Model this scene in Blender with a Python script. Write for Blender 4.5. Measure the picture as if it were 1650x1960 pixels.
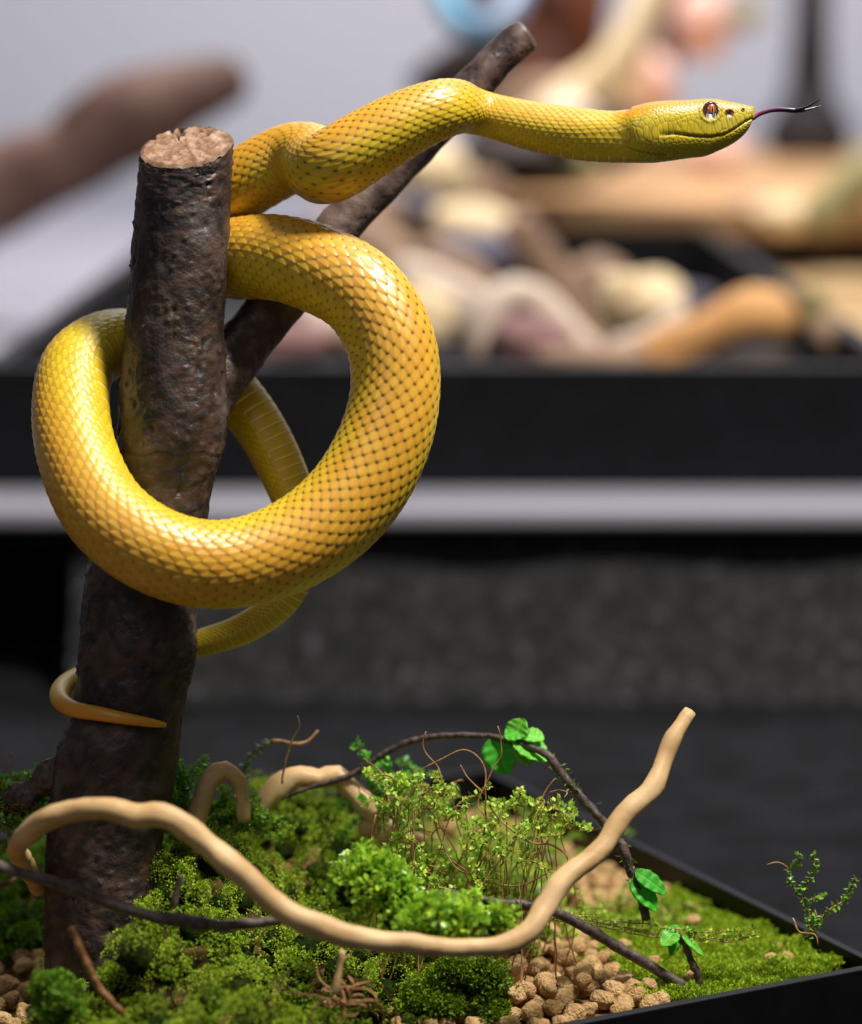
import bpy, math, random
import numpy as np
from mathutils import noise as mn, Vector
random.seed(7); rng = np.random.default_rng(7)
for o in list(bpy.data.objects): bpy.data.objects.remove(o)
SC = bpy.context.scene; COL = SC.collection

# ---------------------------------------------------------------- camera
FPX = 4700.0; CH = 0.356; PITCH = math.radians(11.0); Z0 = 0.84; S = Z0 / FPX
cam = bpy.data.cameras.new('camera'); co = bpy.data.objects.new('camera', cam); COL.objects.link(co)
co.location = (0, 0, CH); co.rotation_euler = (math.pi/2 - PITCH, 0, 0)
cam.sensor_fit = 'HORIZONTAL'; cam.sensor_width = 36; cam.lens = FPX / 1650 * 36
cam.clip_start = 0.01; cam.clip_end = 50
cam.dof.use_dof = True; cam.dof.focus_distance = 0.832; cam.dof.aperture_fstop = 5.1
SC.camera = co
# ---------------------------------------------------------------- world, lights, exposure
w = bpy.data.worlds.new('world'); SC.world = w; w.use_nodes = True
w.node_tree.nodes['Background'].inputs[0].default_value = (0.80, 0.86, 1.0, 1)
w.node_tree.nodes['Background'].inputs[1].default_value = 0.085
SC.view_settings.view_transform = 'Standard'; SC.view_settings.look = 'None'
SC.view_settings.gamma = 1; SC.view_settings.exposure = 0.0
SC.view_settings.use_curve_mapping = False
def lamp(name, loc, target, size, power, color=(1, 1, 1), size_y=None, spread=180):
    l = bpy.data.lights.new(name, 'AREA'); l.energy = power; l.color = color; l.size = size; l.spread = math.radians(spread)
    if size_y: l.shape = 'RECTANGLE'; l.size_y = size_y
    o = bpy.data.objects.new(name, l); COL.objects.link(o); o.location = loc
    o.rotation_euler = (Vector(target) - Vector(loc)).to_track_quat('-Z', 'Y').to_euler(); return o
lamp('key_lamp', (0.47, 0.68, 1.36), (-0.04, 0.86, 0.15), 0.20, 30, (1.0, 0.96, 0.90))
lamp('front_fill', (-0.5, 0.0, 1.1), (-0.04, 0.86, 0.15), 0.5, 1.4, (0.9, 0.95, 1.0))  # added dim fill from the front, not a lamp of the place
lamp('background_fill', (0.15, 2.45, 2.0), (0.05, 2.5, 0.1), 0.9, 17, (1.0, 0.97, 0.95), spread=88)  # added area light overhead, brightens the far tray and its pile
lamp('wall_fill', (0.3, 3.0, 2.2), (0.3, 4.3, 0.5), 1.6, 58, (0.95, 0.96, 1.0), 0.5)  # unseen light added only to brighten the back wall

# ---------------------------------------------------------------- helpers
Rv = np.array([1., 0, 0]); Fv = np.array([0, math.cos(PITCH), -math.sin(PITCH)]); Uv = np.array([0, math.sin(PITCH), math.cos(PITCH)])
CAM = np.array([0, 0, CH])
def P(px, py, dz=0.0, zc=None):              # a point of the place, measured through the lens
    if zc is None: zc = Z0 + dz * S
    return CAM + zc * (Fv + (px - 825) / FPX * Rv - (py - 980) / FPX * Uv)
def G(px, py, z):                            # where the sight line meets height z
    d = Fv + (px - 825) / FPX * Rv - (py - 980) / FPX * Uv
    return CAM + d * ((z - CH) / d[2])
def project(p):
    q = np.asarray(p) - CAM; zc = q @ Fv
    return 825 + FPX * (q @ Rv) / zc, 980 - FPX * (q @ Uv) / zc, zc
def lin(r, g, b): return tuple((c/255/12.92 if c/255 <= .04045 else ((c/255+.055)/1.055)**2.4) for c in (r, g, b))
OFF = {}
def tag(o, label, cat, group=None, kind=None):
    if label: o['label'] = label
    if cat: o['category'] = cat
    if group: o['group'] = group
    if kind: o['kind'] = kind
    return o
def struct(o): o['kind'] = 'structure'; return o
def thing(name, label, cat, base, group=None):
    o = bpy.data.objects.new(name, None); o.empty_display_size = 0.01; COL.objects.link(o)
    o.location = base; OFF[o.name] = np.array(base, float); return tag(o, label, cat, group)
def mk(name, V, F, mat, parent=None, smooth=True, colors=None):
    """F: int array (n,3)/(n,4) or list of such arrays"""
    V = np.asarray(V, dtype=np.float64).reshape(-1, 3)
    if parent is not None: off = OFF[parent.name]; loc = None
    else:
        off = np.array([(V[:, 0].min()+V[:, 0].max())/2, (V[:, 1].min()+V[:, 1].max())/2, V[:, 2].min()]); loc = off
    W = (V - off).astype(np.float32)
    Fs = F if isinstance(F, list) else [F]
    Fs = [np.asarray(f, dtype=np.int32) for f in Fs if len(f)]
    me = bpy.data.meshes.new(name)
    me.vertices.add(len(W)); me.vertices.foreach_set('co', W.ravel())
    loops = np.concatenate([f.ravel() for f in Fs]); tot = np.concatenate([np.full(len(f), f.shape[1], np.int32) for f in Fs])
    st = np.concatenate([[0], np.cumsum(tot)[:-1]]).astype(np.int32)
    me.loops.add(len(loops)); me.loops.foreach_set('vertex_index', loops)
    me.polygons.add(len(tot)); me.polygons.foreach_set('loop_start', st)
    me.polygons.foreach_set('use_smooth', np.full(len(tot), smooth, bool))
    if colors is not None:
        at = me.color_attributes.new('Col', 'FLOAT_COLOR', 'POINT')
        c = np.ones((len(W), 4), np.float32); c[:, :3] = colors; at.data.foreach_set('color', c.ravel())
    me.update(calc_edges=True); me.validate()
    for m in (mat if isinstance(mat, list) else [mat]): me.materials.append(m)
    o = bpy.data.objects.new(name, me); COL.objects.link(o)
    if parent is not None: o.parent = parent; OFF[o.name] = OFF[parent.name]
    else: o.location = loc; OFF[o.name] = off
    return o
def catmull(A, step):
    A = np.asarray(A, float); n = len(A); out = []
    E = np.vstack([2*A[0]-A[1], A, 2*A[-1]-A[-2]])
    for i in range(1, n):
        p0, p1, p2, p3 = E[i-1], E[i], E[i+1], E[i+2]
        d0 = max(np.linalg.norm((p1-p0)[:3])**.5, 1e-5); d1 = max(np.linalg.norm((p2-p1)[:3])**.5, 1e-5); d2 = max(np.linalg.norm((p3-p2)[:3])**.5, 1e-5)
        m1 = d1*((p1-p0)/d0 - (p2-p0)/(d0+d1) + (p2-p1)/d1); m2 = d1*((p2-p1)/d1 - (p3-p1)/(d1+d2) + (p3-p2)/d2)
        k = max(2, int(np.linalg.norm((p2-p1)[:3])/step)); t = np.linspace(0, 1, k, endpoint=False)[:, None]
        out.append((2*t**3-3*t**2+1)*p1 + (t**3-2*t**2+t)*m1 + (-2*t**3+3*t**2)*p2 + (t**3-t**2)*m2)
    out.append(A[-1:]); return np.vstack(out)
def frames(C, D=None):
    T = np.gradient(C, axis=0); T /= np.linalg.norm(T, axis=1)[:, None] + 1e-12
    N = np.zeros_like(C)
    if D is not None:
        N = D - (D*T).sum(1)[:, None]*T; N /= np.linalg.norm(N, axis=1)[:, None] + 1e-12
    else:
        a = np.array([0, 0, 1.]) if abs(T[0, 2]) < .9 else np.array([1., 0, 0])
        n = a - a@T[0]*T[0]; n /= np.linalg.norm(n)
        for i in range(len(C)):
            n = n - n@T[i]*T[i]; n /= np.linalg.norm(n); N[i] = n
    return T, N, np.cross(T, N)
def gridfaces(nr, ns, closed=True):
    i = np.arange(nr-1)[:, None]*ns; j = np.arange(ns if closed else ns-1)[None]; k = (j+1) % ns
    return np.stack([i+j, i+k, i+ns+k, i+ns+j], -1).reshape(-1, 4)
def fbm(p, sc, oct=3): return mn.fractal(Vector(p)*sc, 1.0, 2.0, oct)
def tube_data(pts, rad, step=None, ns=16, bump=0, bscale=200, cap=True, wob=0, wscale=40):
    """pts world (n,3); rad (n,) metres"""
    A = np.hstack([np.asarray(pts, float), np.asarray(rad, float)[:, None]*np.ones((len(pts), 1))])
    if step is None: step = max(np.mean(A[:, 3])*.7, 5e-4)
    B = catmull(A, step); C = B[:, :3].copy(); r = np.abs(B[:, 3])
    if wob:
        for i in range(len(C)):
            C[i] += np.array(mn.noise_vector(Vector(C[i])*wscale))*wob
    T, N, L = frames(C); th = np.linspace(0, 2*math.pi, ns, endpoint=False)
    d = N[:, None]*np.cos(th)[None, :, None] + L[:, None]*np.sin(th)[None, :, None]
    rr = r[:, None]*np.ones((1, ns))
    V = C[:, None] + d*rr[..., None]
    if bump:
        for i in range(len(C)):
            for j in range(ns):
                V[i, j] += d[i, j]*bump*r[i]*fbm(V[i, j], bscale)
    V = V.reshape(-1, 3); F = [gridfaces(len(C), ns)]
    if cap:
        n = len(V); V = np.vstack([V, C[0]-T[0]*r[0]*.35, C[-1]+T[-1]*r[-1]*.35]); j = np.arange(ns); k = (j+1) % ns
        F.append(np.stack([np.full(ns, n), k, j], 1)); b = (len(C)-1)*ns
        F.append(np.stack([np.full(ns, n+1), b+j, b+k], 1))
    return V, F
def merge(parts):
    Vs, Q, Tt = [], [], []; o = 0
    for V, Fl in parts:
        V = np.asarray(V).reshape(-1, 3)
        for f in (Fl if isinstance(Fl, list) else [Fl]):
            f = np.asarray(f) + o; (Q if f.shape[1] == 4 else Tt).append(f)
        Vs.append(V); o += len(V)
    F = []
    if Q: F.append(np.vstack(Q))
    if Tt: F.append(np.vstack(Tt))
    return np.vstack(Vs), F
def box_data(x0, x1, y0, y1, z0, z1):
    V = np.array([[x, y, z] for z in (z0, z1) for y in (y0, y1) for x in (x0, x1)], float)
    return V, np.array([[0, 2, 3, 1], [4, 5, 7, 6], [0, 1, 5, 4], [2, 6, 7, 3], [0, 4, 6, 2], [1, 3, 7, 5]])
def bevel(o, wd=.001, seg=2):
    m = o.modifiers.new('bevel', 'BEVEL'); m.width = wd; m.segments = seg; m.limit_method = 'ANGLE'; return o
_ico = {}
def ico(sub=2):
    if sub not in _ico:
        import bmesh
        bm = bmesh.new(); bmesh.ops.create_icosphere(bm, subdivisions=sub, radius=1)
        _ico[sub] = (np.array([v.co[:] for v in bm.verts]), np.array([[v.index for v in f.verts] for f in bm.faces])); bm.free()
    return _ico[sub]
def rock_data(c, rad, sub=3, amp=.25, sc=1.3, seed=0, rot=None, flat=1.0):
    V, F = ico(sub); V = V.copy(); off = Vector((seed*7.3, seed*3.1, seed*1.7))
    k = np.array([1 + amp*mn.fractal(Vector(v)*sc+off, 1., 2., 3) for v in V])
    V = V*k[:, None]*np.asarray(rad, float)
    if rot is not None:
        from mathutils import Euler
        M = np.array(Euler(rot).to_matrix()); V = V @ M.T
    return V + np.asarray(c), [F]

# ---------------------------------------------------------------- materials
def nodes(name):
    m = bpy.data.materials.new(name); m.use_nodes = True; nt = m.node_tree
    return m, nt, nt.nodes['Principled BSDF']
def mat(name, c1, c2=None, rough=.6, sc=50, bump=0, bsc=None, bdist=.001, spec=.5, detail=4, coat=0, stretch=None, pos=(.35, .65), c3=None, sheen=0, transl=0):
    m, nt, b = nodes(name); N = nt.nodes; Lk = nt.links
    b.inputs['Roughness'].default_value = rough; b.inputs['Specular IOR Level'].default_value = spec
    b.inputs['Coat Weight'].default_value = coat; b.inputs['Coat Roughness'].default_value = .25
    if sheen: b.inputs['Sheen Weight'].default_value = sheen
    tc = N.new('ShaderNodeTexCoord'); mp = N.new('ShaderNodeMapping'); Lk.new(tc.outputs['Object'], mp.inputs[0])
    if stretch: mp.inputs['Scale'].default_value = stretch
    if c2 is None: b.inputs['Base Color'].default_value = (*c1, 1)
    else:
        nz = N.new('ShaderNodeTexNoise'); nz.inputs['Scale'].default_value = sc; nz.inputs['Detail'].default_value = detail; Lk.new(mp.outputs[0], nz.inputs[0])
        cr = N.new('ShaderNodeValToRGB'); cr.color_ramp.elements[0].color = (*c1, 1); cr.color_ramp.elements[1].color = (*c2, 1)
        cr.color_ramp.elements[0].position, cr.color_ramp.elements[1].position = pos
        if c3 is not None: e = cr.color_ramp.elements.new(min(pos[1]+.12, 1)); e.color = (*c3, 1)
        Lk.new(nz.outputs[0], cr.inputs[0]); Lk.new(cr.outputs[0], b.inputs['Base Color'])
    if bump:
        n2 = N.new('ShaderNodeTexNoise'); n2.inputs['Scale'].default_value = bsc or sc; n2.inputs['Detail'].default_value = 6; Lk.new(mp.outputs[0], n2.inputs[0])
        bp = N.new('ShaderNodeBump'); bp.inputs['Strength'].default_value = bump; bp.inputs['Distance'].default_value = bdist
        Lk.new(n2.outputs[0], bp.inputs['Height']); Lk.new(bp.outputs[0], b.inputs['Normal'])
    return m
def mat_leaf(name, c, rough=.5, transl=.3, spec=.4, vein=False):
    """leafy tissue: colour attribute times tint, thin translucency"""
    m, nt, b = nodes(name); N = nt.nodes; Lk = nt.links
    at = N.new('ShaderNodeAttribute'); at.attribute_name = 'Col'
    mx = N.new('ShaderNodeMix'); mx.data_type = 'RGBA'; mx.blend_type = 'MULTIPLY'; mx.inputs[0].default_value = 1
    Lk.new(at.outputs['Color'], mx.inputs[6]); mx.inputs[7].default_value = (*c, 1)
    Lk.new(mx.outputs[2], b.inputs['Base Color']); b.inputs['Roughness'].default_value = rough; b.inputs['Specular IOR Level'].default_value = spec
    tr = N.new('ShaderNodeBsdfTranslucent'); Lk.new(mx.outputs[2], tr.inputs[0])
    ms = N.new('ShaderNodeMixShader'); ms.inputs[0].default_value = transl
    Lk.new(b.outputs[0], ms.inputs[1]); Lk.new(tr.outputs[0], ms.inputs[2]); Lk.new(ms.outputs[0], N['Material Output'].inputs[0])
    return m
def mat_attr(name, rough=.35, spec=.5, coat=.3, bump=0, bsc=2000, bdist=.0002, sss=0):
    m, nt, b = nodes(name); N = nt.nodes; Lk = nt.links
    at = N.new('ShaderNodeAttribute'); at.attribute_name = 'Col'; Lk.new(at.outputs['Color'], b.inputs['Base Color'])
    b.inputs['Roughness'].default_value = rough; b.inputs['Specular IOR Level'].default_value = spec
    b.inputs['Coat Weight'].default_value = coat; b.inputs['Coat Roughness'].default_value = .38
    if bump:
        tc = N.new('ShaderNodeTexCoord'); n2 = N.new('ShaderNodeTexNoise'); n2.inputs['Scale'].default_value = bsc; Lk.new(tc.outputs['Object'], n2.inputs[0])
        bp = N.new('ShaderNodeBump'); bp.inputs['Strength'].default_value = bump; bp.inputs['Distance'].default_value = bdist
        Lk.new(n2.outputs[0], bp.inputs['Height']); Lk.new(bp.outputs[0], b.inputs['Normal'])
    return m
M = {}
M['snake'] = mat_attr('yellow_scales', .40, .6, .45)
M['tongue'] = mat_attr('wet_tongue', .2, .6, .6)
M['bark'] = mat_attr('dark_bark', .5, .45, .12, bump=.5, bsc=900, bdist=.0006)
M['bark2'] = mat_attr('thin_branch_bark', .42, .45, .12, bump=.4, bsc=1400, bdist=.0004)
M['cut'] = mat_attr('cut_wood', .8, .2, 0, bump=.5, bsc=900, bdist=.0005)
M['drift'] = mat('pale_driftwood', lin(196, 156, 104), lin(226, 190, 138), .5, sc=70, bump=.35, bsc=350, bdist=.0004, spec=.35)
M['twig'] = mat('dark_twig', lin(52, 40, 36), lin(98, 80, 72), .55, sc=500, bump=.6, bsc=900, bdist=.0004)
M['orange_twig'] = mat('orange_twig', lin(100, 62, 28), lin(146, 98, 50), .6, sc=400, bump=.5, bsc=900, bdist=.0004)
M['wire'] = mat('thin_brown_stem', lin(134, 86, 52), lin(196, 148, 94), .6, sc=300)
M['black'] = mat('black_tray_plastic', (.0035, .0035, .0045), (.006, .006, .0075), .5, sc=60, bump=.3, bsc=1500, bdist=.0002, spec=.25)
M['cloth'] = mat('black_cloth', (.0055, .0055, .0065), (.0115, .011, .0135), .9, sc=35, bump=.6, bsc=1200, bdist=.001, spec=.15)
M['velvet'] = mat('black_velvet', (.006, .006, .0063), (.026, .0255, .027), .8, sc=130, detail=3, spec=.3, pos=(.40, .62), c3=(.10, .098, .104), bump=.5, bsc=300, bdist=.002)
M['white'] = mat('grey_white_laminate', lin(140, 137, 147), None, .6, spec=.3)
M['wall'] = mat('wall_paint', lin(208, 207, 214), None, .9, spec=.1)
M['soil'] = mat('soil', lin(95, 70, 42), lin(150, 115, 72), .95, sc=250, bump=.8, bsc=500, bdist=.002, spec=.1)
M['pellet'] = mat('clay_pellet', lin(160, 118, 70), lin(203, 162, 108), .92, sc=260, bump=.7, bsc=900, bdist=.0007, spec=.15)
M['stone'] = mat('grey_stone', lin(95, 95, 98), lin(160, 160, 165), .7, sc=250, bump=.6, bsc=700, bdist=.0006)
M['moss'] = mat_leaf('cushion_moss', (1, 1, 1), .55, .25, .25)
M['leaf'] = mat_leaf('glossy_leaflet', (1, 1, 1), .3, .35, .5)
M['bigleaf'] = mat_leaf('green_leaf', (1, 1, 1), .45, .35, .4)
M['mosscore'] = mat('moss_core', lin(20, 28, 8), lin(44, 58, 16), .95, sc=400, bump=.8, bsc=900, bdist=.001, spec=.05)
def simple(n, a, b, sc=20, rough=.7): return mat(n, lin(*a), lin(*b), rough, sc=sc, bump=.4, bsc=sc*4, bdist=.003, spec=.3)
M['brownlog'] = simple('brown_log', (88, 62, 54), (120, 92, 82))
M['redwood'] = simple('reddish_wood', (62, 36, 28), (116, 66, 44), 12)
M['cream'] = simple('cream_wood', (214, 184, 140), (236, 214, 174), 14)
M['pale'] = simple('pale_wood', (205, 180, 160), (232, 214, 196), 14)
M['tan'] = simple('tan_wood', (190, 132, 76), (224, 172, 112), 14)
M['taupe'] = simple('taupe_bark', (128, 100, 82), (172, 140, 112), 14)
M['mauve'] = simple('mauve_bark', (120, 86, 84), (152, 112, 108), 14)
M['slate'] = simple('slate_stone', (70, 66, 80), (98, 92, 106), 14)
M['darkwood'] = simple('dark_wood', (38, 28, 26), (62, 48, 42), 14)
M['ink'] = simple('dark_pot_glaze', (30, 28, 32), (52, 46, 48), 10)
M['pink'] = simple('pink_petal', (214, 160, 144), (234, 200, 180), 10)
M['olive'] = simple('olive_leaf', (132, 122, 78), (168, 156, 108), 14)
M['board'] = mat('plank_wood', lin(150, 116, 78), lin(196, 150, 102), .6, sc=4, stretch=(1, 6, 1), spec=.3)
M['sand'] = mat('sand_board', lin(158, 128, 88), lin(172, 142, 100), .8, sc=6, spec=.2)
M['turq'] = mat_attr('turquoise_skin', .35, .5, .3)

# ---------------------------------------------------------------- structure
struct(mk('wall_back', *box_data(-3, 3, 4.3, 4.4, -.8, 2.6), M['wall'], smooth=False))
struct(mk('floor', *box_data(-3, 3, -.3, 4.3, -.84, -.8), M['cloth'], smooth=False))

# display table with black cloth
t = thing('display_table', 'low table covered in black cloth under the mossy tray', 'table', (0, .9, -.02))
mk('tabletop', *box_data(-1.4, 1.4, .35, 1.75, -.02, 0), M['cloth'], t, smooth=False)
for sx in (-1.35, 1.31):
    for sy in (.4, 1.66): mk('leg', *box_data(sx, sx+.04, sy, sy+.04, -.8, -.0205), M['black'], t, smooth=False)
# raised white shelf behind
t = thing('raised_shelf', 'grey-white shelf board with black velvet front behind the snake', 'shelf', (0, 2.2, 0))
o = mk('shelf_board', *box_data(-1.5, 1.7, 1.312, 4.25, .0915, .102), M['white'], t, smooth=False); bevel(o, .003)
n = 240; xs = np.linspace(-.197, 1.55, n); zz = np.linspace(.091, .0006, 14); V = []
for z in zz:
    for x in xs: V.append([x, 1.285 + .05*(z/.091)**.8 + .003*math.sin(x*38+1.2*math.sin(x*9))*(z/.09) + .002*mn.noise(Vector((x*20, z*20, 0))), z])
mk('velvet_drape', V, gridfaces(len(zz), n, False), M['velvet'], t)
for x in (-1.45, 1.6):
    mk('support', *box_data(x, x+.04, 1.5, 1.54, .0003, .0912), M['black'], t, smooth=False)
mk('crossbar', *box_data(-1.4, -.22, 1.46, 1.485, .055, .068), mat('blue_grey_metal', lin(48, 62, 74), None, .4), t, smooth=False)

# far black tray on the shelf
def tray(name, label, pts, z0, z1, th, floor_z, group=None):
    """pts: four inner corners of the rim, counter-clockwise in plan"""
    base = np.array([np.mean([p[0] for p in pts]), np.mean([p[1] for p in pts]), z0])
    t = thing(name, label, 'tray', base, group)
    P2 = [np.array(p, float) for p in pts]; n = 4; out = []
    for i in range(n):
        a = P2[i]-P2[i-1]; b = P2[(i+1) % n]-P2[i]
        na = np.array([a[1], -a[0]])/np.linalg.norm(a); nb = np.array([b[1], -b[0]])/np.linalg.norm(b)
        k = (na+nb); k = k/(k@k)*2; out.append(P2[i]+k*th)
    for i in range(n):
        j = (i+1) % n; q = [P2[i], P2[j], out[j], out[i]]
        V = np.array([[*p, z] for z in (z0, z1) for p in q]); F = np.array([[0, 1, 2, 3], [7, 6, 5, 4], [0, 4, 5, 1], [1, 5, 6, 2], [2, 6, 7, 3], [3, 7, 4, 0]])
        bevel(mk('side_wall', V, F[:, ::-1], M['black'], t, smooth=False), .0005)
    V = np.array([[*p, z] for z in (z0, floor_z) for p in P2])
    mk('tray_bottom', V, np.array([[0, 3, 2, 1], [4, 5, 6, 7], [0, 1, 5, 4], [1, 2, 6, 5], [2, 3, 7, 6], [3, 0, 4, 7]]), M['black'], t, smooth=False)
    return t
tray('display_tray', 'large black tray of wood pieces on the shelf behind the snake', [(-.245, 1.395), (.262, 1.395), (.262, 2.42), (-.245, 2.42)], .1025, .171, .012, .112)

# near black tray with the planting
Cc = np.array([.153, .806]); u = np.array([-.905, -.425]); v = np.array([-.496, .868])
TR = [Cc+u*.50, Cc, Cc+v*.262, Cc+v*.262+u*.50]
tray('planting_tray', 'shallow black tray holding moss, clay pellets and branches', TR, .0005, .040, .0036, .010)
def inside(x, y, m=0.0):
    p = np.array([x, y]); 
    for i in range(4):
        a = TR[i]; b = TR[(i+1) % 4]; e = b-a
        if (e[0]*(p[1]-a[1]) - e[1]*(p[0]-a[0]))/np.linalg.norm(e) < m: return False
    return True
def soil_z(x, y):
    p = (np.array([x, y])-Cc); A = np.stack([u, v], 1); q = np.linalg.solve(A, p)   # q0 along front, q1 along side
    return .0325 - .045*max(0, q[1]-.03) + .0015*mn.noise(Vector((x*40, y*40, 0)))
# soil bed
na, nb = 120, 80; V = []
for j in range(nb):
    for i in range(na):
        p = Cc + u*(.0003+.4994*i/(na-1)) + v*(.0003+.2614*j/(nb-1)); V.append([p[0], p[1], soil_z(*p)-.003])
top = np.array(V); bot = top.copy(); bot[:, 2] = .0102
F = gridfaces(nb, na, False); 
rim = np.concatenate([np.arange(na), np.arange(1, nb)*na+na-1, (nb-1)*na+np.arange(na-2, -1, -1), np.arange(nb-2, 0, -1)*na])
n = na*nb; r2 = np.roll(rim, -1); SF = np.stack([rim, rim+n, r2+n, r2], 1)
tag(mk('soil_bed', np.vstack([top, bot]), [F, F[:, ::-1]+n, SF], M['soil']), 'brown granular soil filling the black planting tray', 'soil', kind='stuff')

# ---------------------------------------------------------------- forked branch
tb = thing('forked_trunk', 'dark brown sawn-off trunk with a thin side branch standing in the tray', 'branch', P(215, 1960, 0))
prof = np.array([(262, 268, 446), (350, 262, 443), (450, 255, 439), (550, 246, 432), (640, 238, 428), (720, 231, 434), (790, 225, 438), (860, 224, 428), (930, 222, 408), (1000, 205, 396),
                 (1080, 168, 382), (1160, 156, 372), (1240, 150, 378), (1300, 148, 364), (1380, 136, 350), (1440, 108, 342), (1500, 98, 333), (1580, 92, 316), (1680, 86, 300), (1800, 84, 312), (1900, 88, 330), (1985, 92, 345)], float)
ys = np.arange(262, 1985, 3.2); Lx = np.interp(ys, prof[:, 0], prof[:, 1]); Rx = np.interp(ys, prof[:, 0], prof[:, 2])
ker = np.exp(-np.linspace(-2, 2, 13)**2); ker /= ker.sum(); sm = lambda a: np.convolve(np.pad(a, 6, 'edge'), ker, 'valid'); Lx, Rx = sm(Lx), sm(Rx)
ns = 150; th = np.linspace(0, 2*math.pi, ns, endpoint=False); nr = len(ys); V = np.zeros((nr, ns, 3)); CO = np.zeros((nr, ns, 3))
cA, cB, cC = np.array(lin(34, 27, 25)), np.array(lin(80, 58, 47)), np.array(lin(14, 12, 12)); cG = np.array(lin(98, 86, 82)); cO = np.array(lin(66, 48, 24))
for i, y in enumerate(ys):
    cx = (Lx[i]+Rx[i])/2; r = (Rx[i]-Lx[i])/2; fade = max(0, 1-(y-262)/150)**1.5
    for j in range(ns):
        a = th[j]; sx, sz = math.sin(a), -math.cos(a)        # sz<0 faces camera
        q = Vector((sx*r, y, sz*r))/60.
        nb_ = mn.fractal(q*.8, 1, 2, 3)*2.5 + mn.fractal(q*3.3, 1, 2, 4)*2.0
        qv = Vector((sx*r, y*.8, sz*r))/17.
        dd = mn.voronoi(qv)[0][0]; pimple = max(0, 1-dd/.42)**2 * (1 if mn.noise(q*1.1+Vector((5, 1, 2))) > -.05 else .15)
        pit = max(0, 1-mn.voronoi(Vector((sx*r, y*.6, sz*r))/34.+Vector((9, 4, 1)))[0][0]/.28)**1.5
        rr = r + nb_ + pimple*5.5 - pit*7
        if 1140 < y < 1250: rr += 5*max(0, mn.noise(q*2.5))*(1 if sx > .4 else 0)
        yo = y + fade*(22 - 38*sz) - 11*sx*fade
        if y < 430: pass
        V[i, j] = P(cx + sx*rr, yo + 0, sz*rr)
        m1 = mn.fractal(q*2.2+Vector((3, 3, 3)), 1, 2, 4); m2 = mn.fractal(q*.7+Vector((1, 8, 3)), 1, 2, 3)
        c = cA + (cB-cA)*min(1, max(0, .45+.9*m1)); c = c + (cC-c)*min(1, max(0, -1.6*m2))*.8
        c = c + (cG-c)*min(.7, max(0, m2*1.6-.35) + .35*pimple); c = c*(1-.75*pit)
        if 480 < y < 1000: c = c + (cO-c)*min(.5, max(0, 1.2*mn.fractal(q*1.6+Vector((7, 2, 9)), 1, 2, 3)))
        if abs(y-868-4*math.sin(sx*9)) < 3: c = c*.35
        CO[i, j] = c
Vt = V.reshape(-1, 3)
botc = P(218, 1990, 0); Vt = np.vstack([Vt, botc]); n = nr*ns; j = np.arange(ns); bb = (nr-1)*ns
mk('trunk', Vt, [gridfaces(nr, ns)[:, ::-1], np.stack([np.full(ns, n), bb+(j+1) % ns, bb+j], 1)], M['bark'], tb, colors=np.vstack([CO.reshape(-1, 3), cC]))
# sawn face: polar grid following the trunk's first ring
nrr = 40; cen = P(357, 262+22, 0); ring0 = V[0]; W = []; CC = []
for k in range(nrr):
    f = 1-k/(nrr-1)
    for jj in range(ns):
        p = cen+(ring0[jj]-cen)*f; q = Vector(((p-cen)*1000)); x, z = q[0], q[1]
        crack = 0
        for (a0, wd, ln) in ((2.45, .10, .75), (2.75, .07, .6), (3.3, .12, .5), (3.5, .06, .8), (3.95, .1, .35), (.4, .05, .5)):
            aa = (th[jj]-a0+.25*mn.noise(Vector((f*5, a0, 0)))+math.pi) % (2*math.pi)-math.pi
            if f > 1-ln: crack = max(crack, max(0, 1-abs(aa)/wd)*min(1, (f-(1-ln))*4))
        nn = mn.fractal(q*.45, 1, 2, 4)
        p = p + Uv*(nn*.0007 - crack*.0025 + (.0006 if f > .93 else .0009)*(1 if f < .985 else 0))
        c = np.array(lin(142, 108, 84))*(1+.4*nn) + (np.array(lin(184, 154, 130))-np.array(lin(142, 108, 84)))*max(0, mn.noise(q*.2))*1.5
        c = c*(1-.85*crack); c = c*(.62 if f > .9 else 1)
        W.append(p); CC.append(np.clip(c, 0, 1))
mk('sawn_face', W, gridfaces(nrr, ns), M['cut'], tb, colors=CC)
# side branch
bp = [(395, 775, 15, 46), (432, 705, 60, 56), (475, 648, 95, 53), (530, 585, 125, 51), (600, 500, 150, 46), (655, 428, 165, 44), (735, 345, 180, 41), (830, 245, 200, 39), (920, 150, 218, 38), (985, 83, 228, 36), (1008, 66, 232, 34)]
A = np.array([[*P(a, b, c), d*S] for a, b, c, d in bp]); B = catmull(A, .0006); C, r = B[:, :3], B[:, 3]
T, N, L = frames(C); ns2 = 90; th2 = np.linspace(0, 2*math.pi, ns2, endpoint=False); V = []; CO = []
for i in range(len(C)):
    en = min(1, (len(C)-1-i)*.0006/.0012)
    for j in range(ns2):
        d = N[i]*math.cos(th2[j])+L[i]*math.sin(th2[j]); p = C[i]+d*r[i]; q = Vector(p)*1000/12
        n1 = mn.fractal(q*1.2, 1, 2, 4); pit = max(0, 1-mn.voronoi(Vector(p)*1000/1.7)[0][0]/.42); on = max(0, min(1, mn.noise(q*.6)*3+.6))
        V.append(C[i] + d*(r[i]*(.86+.14*en**.5) + n1*.0005 - pit*on*.0004))
        c = np.array(lin(62, 48, 45)) + (np.array(lin(118, 98, 90))-np.array(lin(62, 48, 45)))*min(1, max(0, .4+n1)); CO.append(c*(1-.8*pit*on))
n = len(V); V.append(C[-1]+T[-1]*r[-1]*.12); CO.append(np.array(lin(150, 128, 110))); bb = (len(C)-1)*ns2; j = np.arange(ns2)
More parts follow.
